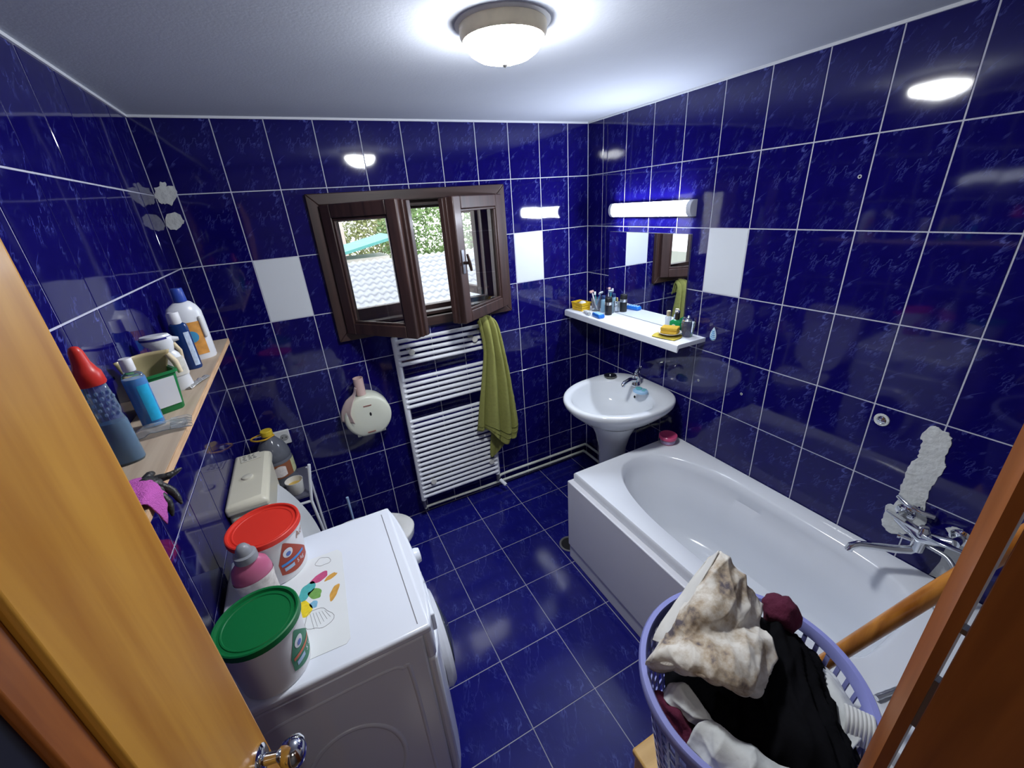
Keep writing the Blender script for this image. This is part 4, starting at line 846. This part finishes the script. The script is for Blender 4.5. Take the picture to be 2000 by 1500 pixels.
obj('foil', MB().grid(cloth([[(-.05, -.008, .003), (0, -.010, .006), (.05, -.008, .004)], [(-.05, .0, .008), (0, .0, .012), (.05, .0, .008)], [(-.05, .008, .003), (0, .010, .006), (.05, .008, .004)]], 30, 12, .003, 120, .8, 2)), C('foil', (.6, .6, .58), .25, metal=.7), wr, smooth=60, solid=.0005)
gl = thing('pink_cloth', 'bright pink cloth hanging off the wood shelf edge', 'cloth', (.070, -1.575, SZ), 0)
obj('cloth', MB().grid(cloth([[(-.06, .055, .006), (-.01, .075, .016), (.035, .070, .020), (.070, .050, .016), (.086, .045, -.004)],
    [(-.06, .0, .020), (-.01, .01, .036), (.040, .015, .036), (.076, .015, .020), (.094, .012, -.020)],
    [(-.06, -.05, .018), (0, -.05, .030), (.045, -.05, .030), (.078, -.040, .018), (.098, -.035, -.040)],
    [(-.05, -.11, .008), (.01, -.11, .016), (.050, -.10, .018), (.080, -.085, .010), (.098, -.08, -.070)]], 36, 36, .004, 30, .5, 8)), C('pink_fabric', (.50, .10, .42), .9, var=.25, bump=.5, bscale=200), gl, smooth=180, solid=.003)
gk = thing('black_glove', 'crumpled black rubber glove over the wood shelf edge', 'glove', (.118, -1.520, SZ), 0)
BK = C('black_rubber', (.018, .018, .02), .45, bump=.3, bscale=90)
obj('palm', MB().grid(cloth([[(-.035, .0, .012), (-.015, .028, .022), (.012, .022, .016)], [(-.030, -.03, .024), (-.005, -.01, .036), (.028, .0, .012)], [(-.020, -.06, .014), (.012, -.045, .020), (.034, -.03, -.014)]], 24, 24, .005, 60, .7, 5)), BK, gk, smooth=180, solid=.003)
for pth in ([(.005, .022, .012), (.036, .030, .008), (.066, .052, .012)], [(.018, -.01, .006), (.045, -.02, -.022), (.062, -.045, -.058)], [(.010, -.03, .002), (.035, -.05, -.035), (.040, -.075, -.072)], [(-.02, .020, .014), (-.012, .048, .018), (-.006, .066, .012)]):
    obj('finger', MB().tube(interp(pth, 10), [.012, .012, .0125, .012, .011, .0115, .010, .009, .008, .006, .003], 10), BK, gk)
gk.scale = (.62, .62, .62); gk.location = (.125, -1.505, SZ); gl.scale = (.60, .62, .62); gl.location = (.089, -1.528, SZ + .001)
for o_, k_ in ((b2, .78), (b3, .88), (b4, .86), (b5, .70), (b6, .70)): o_.scale = (k_, k_, 1)

# ================================================================== WHITE SHELF TOILETRIES
TZ = 1.227
yb = thing('yellow_basket', 'small yellow perforated basket on white shelf near the corner', 'basket', (2.112, -.085, TZ), R(6))
YP = C('yellow_plastic', (.72, .46, .02), .35)
def wallholes(a, b, h, nx, holes):
    mb = MB(); per = [(-a, -b), (a, -b), (a, b), (-a, b)]; pts = []
    for k in range(4):
        p, q = per[k], per[(k+1) % 4]; n = nx if k % 2 == 0 else max(4, int(nx*b/a))
        for i in range(n): pts.append((p[0]+(q[0]-p[0])*i/n, p[1]+(q[1]-p[1])*i/n))
    zs_ = [0, .014, .022, .030, .038, h]; N_ = len(pts)
    mb.v = [(x*(1+.14*z/h), y*(1+.14*z/h), z) for z in zs_ for x, y in pts]
    for r_ in range(len(zs_)-1):
        for i in range(N_):
            if r_ in (1, 3) and i % 2 == 1: continue
            j = (i+1) % N_; mb.f.append((r_*N_+i, r_*N_+j, (r_+1)*N_+j, (r_+1)*N_+i))
    return mb
obj('perforated_wall', wallholes(.034, .046, .052, 14, 0), YP, yb, smooth=0, solid=.002)
obj('bottom', MB().box(-.034, .034, -.046, .046, .0005, .003), YP, yb, smooth=0)
obj('rim', MB().tube([(-.040, -.053, .052), (.040, -.053, .052), (.040, .053, .052), (-.040, .053, .052), (-.040, -.053, .052)], .003, 8), YP, yb)
cs = thing('cotton_pads', 'white and brown odds and ends inside the yellow basket', 'toiletries', (2.112, -.085, TZ + .004), 0)
obj('pad', MB().ball((.004, -.014, .035), .026, sc=(.9, 1.2, .9)), C('pad_white', (.7, .7, .68), .9), cs)
obj('clip', MB().box(-.02, .018, .012, .032, .0, .044), C('clip_brown', (.12, .07, .04), .5), cs, bevel=.004)
gs = thing('glass_tumbler', 'clear tumbler holding razors beside the yellow basket', 'tumbler', (2.168, -.175, TZ))
obj('glass', MB().lathe([(.026, 0), (.027, .002), (.032, .085), (.0305, .085), (.0255, .006), (.005, .005)], 28), CLEAR, gs)
rz = thing('razor', 'pink headed razor leaning in tumbler towards the corner', 'razor', (2.168, -.175, TZ + .006))
obj('handle', MB().tube([(.004, -.012, 0), (-.006, .012, .06), (-.012, .026, .108)], [.004, .005, .004], 10), C('razor_white', (.7, .72, .75), .35), rz)
obj('head', MB().box(-.020, .020, -.005, .005, -.006, .010), C('razor_pink', (.62, .38, .34), .4), rz, bevel=.002, loc=(-.013, .030, .116), rot=(R(-35), 0, R(20)))
rz2 = thing('razor', 'blue and white razor in tumbler beside the mirror', 'razor', (2.168, -.175, TZ + .006))
obj('handle', MB().tube([(-.002, .010, 0), (.006, -.012, .06), (.012, -.026, .105)], [.004, .005, .004], 10), C('razor_blue', (.05, .20, .45), .35), rz2)
obj('head', MB().box(-.020, .020, -.005, .005, -.006, .010), C('razor_grey', (.55, .6, .65), .4), rz2, bevel=.002, loc=(.013, -.030, .112), rot=(R(30), 0, R(20)))
tb_ = thing('toothbrush', 'teal toothbrush standing in the clear tumbler', 'toothbrush', (2.168, -.175, TZ + .006))
obj('handle', MB().tube([(.010, .004, 0), (-.008, -.006, .07), (-.016, -.010, .115)], [.004, .004, .003], 8), C('brush_teal', (.06, .35, .38), .35), tb_)
obj('bristles', MB().box(-.006, .006, -.004, .004, 0, .020), C('bristle_white', (.75, .76, .78), .8), tb_, loc=(-.020, -.011, .104))
gb_ = thing('gel_bottle', 'small pale blue gel bottle behind the black can', 'bottle', (2.180, -.238, TZ))
obj('bottle', MB().lathe([(.018, 0), (.021, .004), (.021, .075), (.015, .085), (.010, .088)], 24, sx=.8), C('gel_blue', (.35, .58, .74), .15, trans=.4, ior=1.3), gb_)
obj('cap', MB().lathe([(.013, .086), (.013, .106), (.011, .108)], 20), C('cap_navy', (.02, .05, .16), .35), gb_)
bc = thing('black_can', 'black deodorant can with silver ring near the mirror edge', 'can', (2.160, -.312, TZ))
obj('body', MB().lathe([(.021, 0), (.0225, .003), (.0225, .064)], 28), BLACKP, bc)
obj('ring', MB().lathe([(.0228, .064), (.0228, .082)], 28, caps=(False, False)), CHROME, bc)
obj('cap', MB().lathe([(.0225, .082), (.0225, .108), (.020, .111)], 28), BLACKP, bc)
pb = thing('perfume_bottle', 'clear perfume bottle with gold cap beside the black can', 'bottle', (2.196, -.290, TZ))
obj('bottle', MB().box(-.012, .012, -.020, .020, 0, .070), CLEAR, pb, smooth=30, bevel=.004)
obj('cap', MB().lathe([(.009, .070), (.009, .092), (.007, .094)], 18), BRASS, pb)
tt = thing('cream_tube', 'white cream tube lying at the front of white shelf', 'tube', (2.072, -.205, TZ + .0125), R(70))
obj('tube', MB().loft([[(x, ry*math.cos(2*math.pi*i/20), rz_*math.sin(2*math.pi*i/20)) for i in range(20)] for x, ry, rz_ in [(-.040, .0118, .0118), (-.036, .0122, .0122), (.02, .0135, .009), (.045, .015, .002)]]), C('tube_white', (.66, .70, .74), .35, var=.1, nscale=50), tt)
obj('cap', MB().tube([(-.055, 0, 0), (-.040, 0, 0)], .010, 16), C('tube_cap', (.45, .48, .46), .4), tt)
bh = thing('blue_soap_box', 'translucent blue plastic soap holder lying on white shelf', 'soap box', (2.075, -.318, TZ), R(80))
BT = C('bright_blue_plastic', (.02, .16, .58), .2)
obj('body', MB().loft([rrect(.046, .020, 0, .012), rrect(.050, .024, .010, .012), rrect(.046, .020, .024, .012)]), BT, bh, bevel=.002)
for k in range(4): obj('ridge', MB().tube([(-.03 + .02*k, -.016, .0235), (-.03 + .02*k, .016, .0235)], .004, 8), C('pale_blue_ridge', (.35, .58, .85), .25), bh)
yc = thing('yellow_cloth', 'folded yellow cloth under the plate on white shelf', 'cloth', (2.100, -.862, TZ), R(15))
obj('cloth', MB().grid(cloth([[(-.055, -.070, .003), (0, -.075, .004), (.055, -.06, .003)], [(-.060, 0, .006), (0, 0, .008), (.055, 0, .006)], [(-.05, .06, .003), (0, .070, .004), (.05, .055, .003)]], 24, 24, .0012, 60, .5, 3)), C('yellow_fabric', (.50, .40, .06), .95, var=.2), yc, smooth=180, solid=.003)
pt = thing('saucer', 'white gold rimmed saucer under the sponge', 'saucer', (2.112, -.868, TZ + .009))
obj('dish', MB().lathe([(.030, 0), (.036, .002), (.052, .010), (.060, .014), (.059, .0155), (.050, .0115), (.034, .0045), (.01, .004)], 36), C('saucer_white', (.74, .74, .72), .15), pt)
obj('rim_line', MB().lathe([(.0575, .0150), (.0600, .0152)], 36, caps=(False, False)), BRASS, pt)
sp = thing('yellow_sponge', 'yellow grooved bath sponge on the saucer', 'sponge', (2.118, -.862, TZ + .0145), R(-62))
obj('sponge', MB().prism([(-.030, 0), (.030, 0), (.032, .010), (.024, .016), (.032, .022), (.030, .034), (-.030, .034), (-.032, .022), (-.024, .016), (-.032, .010)], -.042, .042, lambda a, b, d: (d, a, b)), C('sponge_yellow', (.74, .47, .05), .9, bump=.9, bscale=260, var=.12), sp, smooth=30, bevel=.003)
sb = thing('small_white_bottle', 'small clear bottle with gold cap behind the saucer', 'bottle', (2.190, -.778, TZ))
obj('bottle', MB().lathe([(.014, 0), (.016, .003), (.016, .070), (.010, .078)], 20), C('pale_glass', (.72, .78, .84), .1, trans=.5, ior=1.3), sb)
obj('cap', MB().lathe([(.011, .078), (.011, .104), (.009, .106)], 18), C('pale_gold', (.62, .55, .40), .3, metal=.7), sb)
gbt = thing('aftershave_bottle', 'green aftershave bottle with black and silver cap', 'bottle', (2.185, -.842, TZ), R(10))
obj('bottle', MB().loft([rrect(.020, .032, 0, .010), rrect(.021, .034, .006, .010), rrect(.021, .034, .060, .010), rrect(.012, .016, .072, .008)]), C('green_glass', (.015, .30, .10), .08, trans=.35, ior=1.35), gbt, smooth=50)
obj('badge', MB().lathe([(.0, 0), (.013, 0), (.012, .001)], 20, caps=(False, True)), C('badge_silver', (.6, .66, .62), .35), gbt, loc=(-.0212, .004, .036), rot=(0, R(-90), 0))
obj('cap', MB().lathe([(.012, .070), (.0125, .072), (.0125, .108)], 20), BLACKP, gbt)
obj('cap_top', MB().lathe([(.0128, .108), (.0128, .118), (.010, .120)], 20), CHROME, gbt)
jr = thing('crystal_glass', 'upturned clear crystal glass at the near end of shelf', 'glass', (2.172, -.928, TZ), 0)
obj('glass', MB().lathe([(.022, 0), (.024, .003), (.030, .030), (.034, .060), (.034, .078), (.028, .090), (.024, .092)], 12), C('crystal', (.92, .94, .95), .03, trans=.95, ior=1.45), jr, smooth=25)
obj('silver_lid', MB().lathe([(.030, .086), (.031, .090), (.026, .098), (.012, .102), (.006, .112), (.003, .113)], 24), CHROME, jr)

# ================================================================== STOOL, LAUNDRY BASKET, CLOTHES, BROOM
sl = thing('wooden_stool', 'yellow wooden stool carrying the laundry basket', 'stool', (1.165, -2.055, 0))
obj('seat', MB().box(-.175, .175, -.17, .17, .422, .448), STOOLW, sl, smooth=30, bevel=.006)
for x in (-.15, .15):
    for y in (-.145, .145): obj('leg', MB().box(x - .018, x + .018, y - .018, y + .018, .001, .422), STOOLW, sl, smooth=30, bevel=.003)
for x in (-.15, .15): obj('stretcher', MB().box(x - .010, x + .010, -.13, .13, .15, .18), STOOLW, sl, smooth=0, bevel=.002)
BCX, BCY, BA, BB, BR = 1.155, -2.058, .242, .233, .90
lb_ = thing('laundry_basket', 'lavender plastic laundry basket full of clothes', 'laundry basket', (BCX, BCY, .448))
LAV = C('lavender_plastic', (.26, .28, .62), .32, var=.03)
BH = BR - .448
def oval(s_, z, n=96, dr=0): return [((BA*s_ + dr)*math.cos(2*math.pi*i/n), (BB*s_ + dr)*math.sin(2*math.pi*i/n), z) for i in range(n)]
obj('rim', MB().loft([oval(.975, BH - .030), oval(1.0, BH - .026, dr=.004), oval(1.0, BH - .006, dr=.005), oval(1.0, BH, dr=.001), oval(.955, BH, dr=0), oval(.935, BH - .008), oval(.93, BH - .03)], (False, False)), LAV, lb_, smooth=50)
mb = MB(); nz_ = [0, .02, .05]
zz = .05; hole_rows = []
while zz < BH - .09: hole_rows.append(len(nz_) - 1); nz_ += [zz + .030, zz + .042]; zz += .042
hole_rows.append(len(nz_) - 1); nz_ += [zz + .034, BH - .02]
NS = 144; sc_ = lambda z: .70 + .265*(z/BH)
mb.v = [p for z in nz_ for p in oval(sc_(z), z, NS)]
for r_ in range(len(nz_) - 1):
    for i in range(NS):
        if r_ in hole_rows and i % 3 != 0: continue
        j = (i+1) % NS; mb.f.append((r_*NS + i, r_*NS + j, (r_+1)*NS + j, (r_+1)*NS + i))
mb.f.append(tuple(range(NS)))
obj('lattice_wall', mb, LAV, lb_, smooth=0, solid=.0035, fix=False)
CW = C('stained_canvas', (.50, .46, .40), .9, var=.0)
def stain(name, c1, c2, c3, s1=9, lo=.50, hi=.62):
    m = bpy.data.materials.new(name); m.use_nodes = True; MATS[name] = m; nt = m.node_tree; N_ = nt.nodes; L_ = nt.links; b = N_['Principled BSDF']; b.inputs['Roughness'].default_value = .9
    tc = N_.new('ShaderNodeTexCoord'); n1 = N_.new('ShaderNodeTexNoise'); n1.inputs['Scale'].default_value = s1; n1.inputs['Detail'].default_value = 6; n1.inputs['Roughness'].default_value = .6
    L_.new(tc.outputs['Object'], n1.inputs['Vector'])
    cr = N_.new('ShaderNodeValToRGB'); e = cr.color_ramp.elements; e[0].position = lo; e[0].color = (*c1, 1); e[1].position = hi + .08; e[1].color = (*c3, 1); k = cr.color_ramp.elements.new(hi); k.color = (*c2, 1)
    L_.new(n1.outputs['Fac'], cr.inputs[0]); L_.new(cr.outputs[0], b.inputs['Base Color'])
    n2 = N_.new('ShaderNodeTexNoise'); n2.inputs['Scale'].default_value = 38; n2.inputs['Detail'].default_value = 5; L_.new(tc.outputs['Object'], n2.inputs['Vector'])
    bp = N_.new('ShaderNodeBump'); bp.inputs['Strength'].default_value = .22; bp.inputs['Distance'].default_value = .01; L_.new(n2.outputs['Fac'], bp.inputs['Height']); L_.new(bp.outputs[0], b.inputs['Normal'])
    return m
STAIN = stain('stained_cream_canvas', (.66, .63, .57), (.40, .32, .23), (.10, .085, .10), 12, .48, .60)
BLK = C('black_cloth', (.0022, .0022, .0035), .95, var=.3, bump=.2, bscale=40, spec=.15)
BUR = C('burgundy_cloth', (.085, .006, .028), .9, var=.2, bump=.5, bscale=60)
WHC = C('white_cloth', (.56, .58, .58), .9, var=.15, bump=.15, bscale=50, nscale=20)
# black garment: broad crumpled mound filling the basket
k1 = tag(obj('black_garment', MB().grid(cloth([
    [(1.150, -1.860, .790), (1.22, -1.865, .80), (1.29, -1.90, .82), (1.345, -1.95, .80)],
    [(1.040, -1.920, .815), (1.17, -1.950, .885), (1.285, -1.985, .925), (1.360, -2.03, .845)],
    [(.985, -2.000, .815), (1.12, -2.050, .900), (1.275, -2.075, .940), (1.368, -2.09, .850)],
    [(1.005, -2.070, .830), (1.13, -2.130, .912), (1.235, -2.150, .915), (1.345, -2.15, .830)],
    [(1.035, -2.140, .850), (1.11, -2.190, .925), (1.20, -2.205, .910), (1.290, -2.205, .830)],
    [(1.060, -2.230, .860), (1.12, -2.262, .905), (1.18, -2.262, .890), (1.240, -2.250, .820)]], 80, 90, .010, 10, 1.0, 3)), BLK, smooth=180, solid=.004), 'large black garment heaped across the laundry basket', 'clothing')
k2 = tag(obj('stained_overall', MB().grid(cloth([
    [(1.237, -1.865, 1.040), (1.243, -1.876, 1.060), (1.239, -1.888, 1.080), (1.241, -1.899, 1.075), (1.248, -1.913, 1.065), (1.256, -1.926, 1.050)],
    [(1.141, -1.891, 0.990), (1.138, -1.910, 1.030), (1.159, -1.922, 1.055), (1.192, -1.938, 1.060), (1.236, -1.949, 1.045), (1.265, -1.965, 1.010)],
    [(1.034, -1.918, 0.955), (1.054, -1.933, 0.995), (1.082, -1.954, 1.035), (1.124, -1.980, 1.045), (1.194, -1.990, 1.020), (1.275, -1.996, 0.965)],
    [(1.008, -1.924, 0.945), (1.025, -1.947, 0.975), (1.059, -1.979, 1.000), (1.107, -2.006, 1.008), (1.176, -2.014, 0.995), (1.234, -2.018, 0.955)],
    [(0.962, -1.936, 0.940), (0.986, -1.961, 0.985), (1.022, -1.997, 1.005), (1.060, -2.035, 1.015), (1.128, -2.052, 1.015), (1.212, -2.059, 0.985)],
    [(0.961, -1.933, 0.910), (0.974, -1.974, 0.965), (1.000, -2.017, 0.995), (1.033, -2.064, 1.010), (1.089, -2.087, 1.005), (1.185, -2.085, 0.965)],
    [(0.993, -1.946, 0.880), (0.999, -1.985, 0.930), (1.010, -2.026, 0.965), (1.033, -2.075, 0.980), (1.066, -2.103, 0.975), (1.130, -2.100, 0.930)],
    [(1.022, -1.939, 0.860), (1.043, -1.965, 0.880), (1.068, -1.993, 0.890), (1.093, -2.034, 0.900), (1.122, -2.063, 0.900), (1.170, -2.070, 0.880)]], 130, 150, .0058, 18, 1.0, 1)), STAIN, smooth=180, solid=.003), 'cream work cloth with brown stains, peaked on top of laundry', 'clothing')
obj('hem', MB().grid(cloth([
    [(1.214, -1.866, 1.035), (1.232, -1.868, 1.045), (1.235, -1.886, 1.080)],
    [(1.125, -1.877, 0.985), (1.137, -1.889, 1.000), (1.138, -1.910, 1.030)],
    [(1.028, -1.899, 0.950), (1.038, -1.913, 0.960), (1.048, -1.927, 0.980)],
    [(1.005, -1.907, 0.935), (1.010, -1.925, 0.945), (1.015, -1.935, 0.960)]], 16, 70, .0018, 30, .6, 4)), C('pale_hem_cloth', (.60, .59, .56), .9, var=.08), k2, smooth=180, solid=.003)
obj_pk = obj('burgundy_sock', MB().ball((0, 0, 0), .042, 28, 18, sc=(1.0, 1.0, .95)), BUR)
for v in obj_pk.data.vertices:
    d = 1 + .22*noise.noise(v.co*30) + .12*noise.noise(v.co*70); v.co *= d
    if v.co.z < 0: v.co.z *= 1.5
obj_pk.location = (1.325, -2.015, .945); tag(obj_pk, 'bunched burgundy cloth at the back right of laundry basket', 'clothing')
tag(obj('burgundy_shirt', MB().grid(cloth([[(.955, -1.955, .850), (.962, -1.975, .880), (.990, -1.990, .862)], [(.938, -1.995, .862), (.955, -2.012, .888), (.985, -2.025, .866)], [(.936, -2.040, .858), (.958, -2.050, .882), (.985, -2.055, .862)], [(.945, -2.080, .840), (.965, -2.085, .865), (.985, -2.088, .850)]], 40, 46, .006, 20, 1.0, 6)), BUR, smooth=180, solid=.003), 'burgundy shirt tucked at the left inside of laundry basket', 'clothing')
tag(obj('white_sleeve', MB().grid(cloth([[(.965, -1.980, .872), (.985, -1.985, .905), (1.012, -1.995, .885)], [(.962, -2.010, .884), (.985, -2.020, .915), (1.015, -2.025, .895)], [(.970, -2.045, .880), (.990, -2.052, .908), (1.018, -2.055, .892)], [(.985, -2.075, .872), (1.0, -2.080, .893), (1.02, -2.085, .880)]], 50, 60, .009, 24, 1.0, 9)), WHC, smooth=180, solid=.003), 'twisted white sleeve at left of laundry basket below stained cloth', 'clothing')
tag(obj('white_trousers', MB().grid(cloth([[(.945, -2.075, .862), (.968, -2.070, .892), (.995, -2.075, .898), (1.020, -2.085, .880)], [(.948, -2.115, .868), (.972, -2.115, .900), (1.000, -2.118, .908), (1.030, -2.122, .888)], [(.962, -2.165, .868), (.985, -2.165, .902), (1.012, -2.165, .912), (1.045, -2.165, .894)], [(.985, -2.215, .868), (1.005, -2.212, .90), (1.035, -2.21, .908), (1.070, -2.205, .890)]], 60, 70, .007, 22, 1.0, 12)), WHC, smooth=180, solid=.003), 'off white trousers at the near left of laundry basket', 'clothing')
tag(obj('grey_white_shirt', MB().grid(cloth([[(1.300, -2.100, .815), (1.335, -2.085, .835), (1.362, -2.085, .83)], [(1.262, -2.155, .865), (1.305, -2.140, .885), (1.350, -2.135, .855)], [(1.235, -2.200, .880), (1.275, -2.195, .890), (1.322, -2.185, .860)], [(1.210, -2.240, .870), (1.250, -2.240, .880), (1.285, -2.235, .855)]], 60, 60, .007, 20, 1.0, 15)), WHC, smooth=180, solid=.003), 'grey white shirt at right of laundry basket beside black garment', 'clothing')
stp = thing('striped_sock', 'white ribbed sock at the near right rim of laundry basket', 'clothing', (1.268, -2.226, .885), R(30))
for k in range(7): obj('rib', MB().tube(interp([(-.032, -.018 + .007*k, -.02), (-.015, -.018 + .007*k, .012), (.015, -.018 + .007*k, .014), (.034, -.018 + .007*k, -.015)], 14), .0042, 8), C('sock_white', (.62, .63, .62), .9), stp)
bm_ = thing('broom_handle', 'thick varnished wooden broom handle leaning behind the laundry basket', 'broom', (1.367, -1.842, .004))
obj('handle', MB().tube([(0, 0, .03), (.088, -.178, .54), (.172, -.348, 1.05), (.250, -.505, 1.50)], .0185, 16), STICKW, bm_)
obj('ferrule', MB().tube([(-.004, .008, .002), (.010, -.020, .085)], [.026, .021], 14), C('broom_ferrule', (.25, .06, .05), .5), bm_)

for base, g in (('paint_bucket', 'paint buckets on the washing machine'), ('razor', 'razors in the tumbler'), ('heating_pipe', 'heating pipes along the wall'),
                ('plaster_patch', 'plaster patches on the tiled walls'), ('drill_hole', 'drill holes in the right wall')):
    for o in S.objects:
        if o.parent is None and o.name.split('.')[0] == base: o['group'] = g
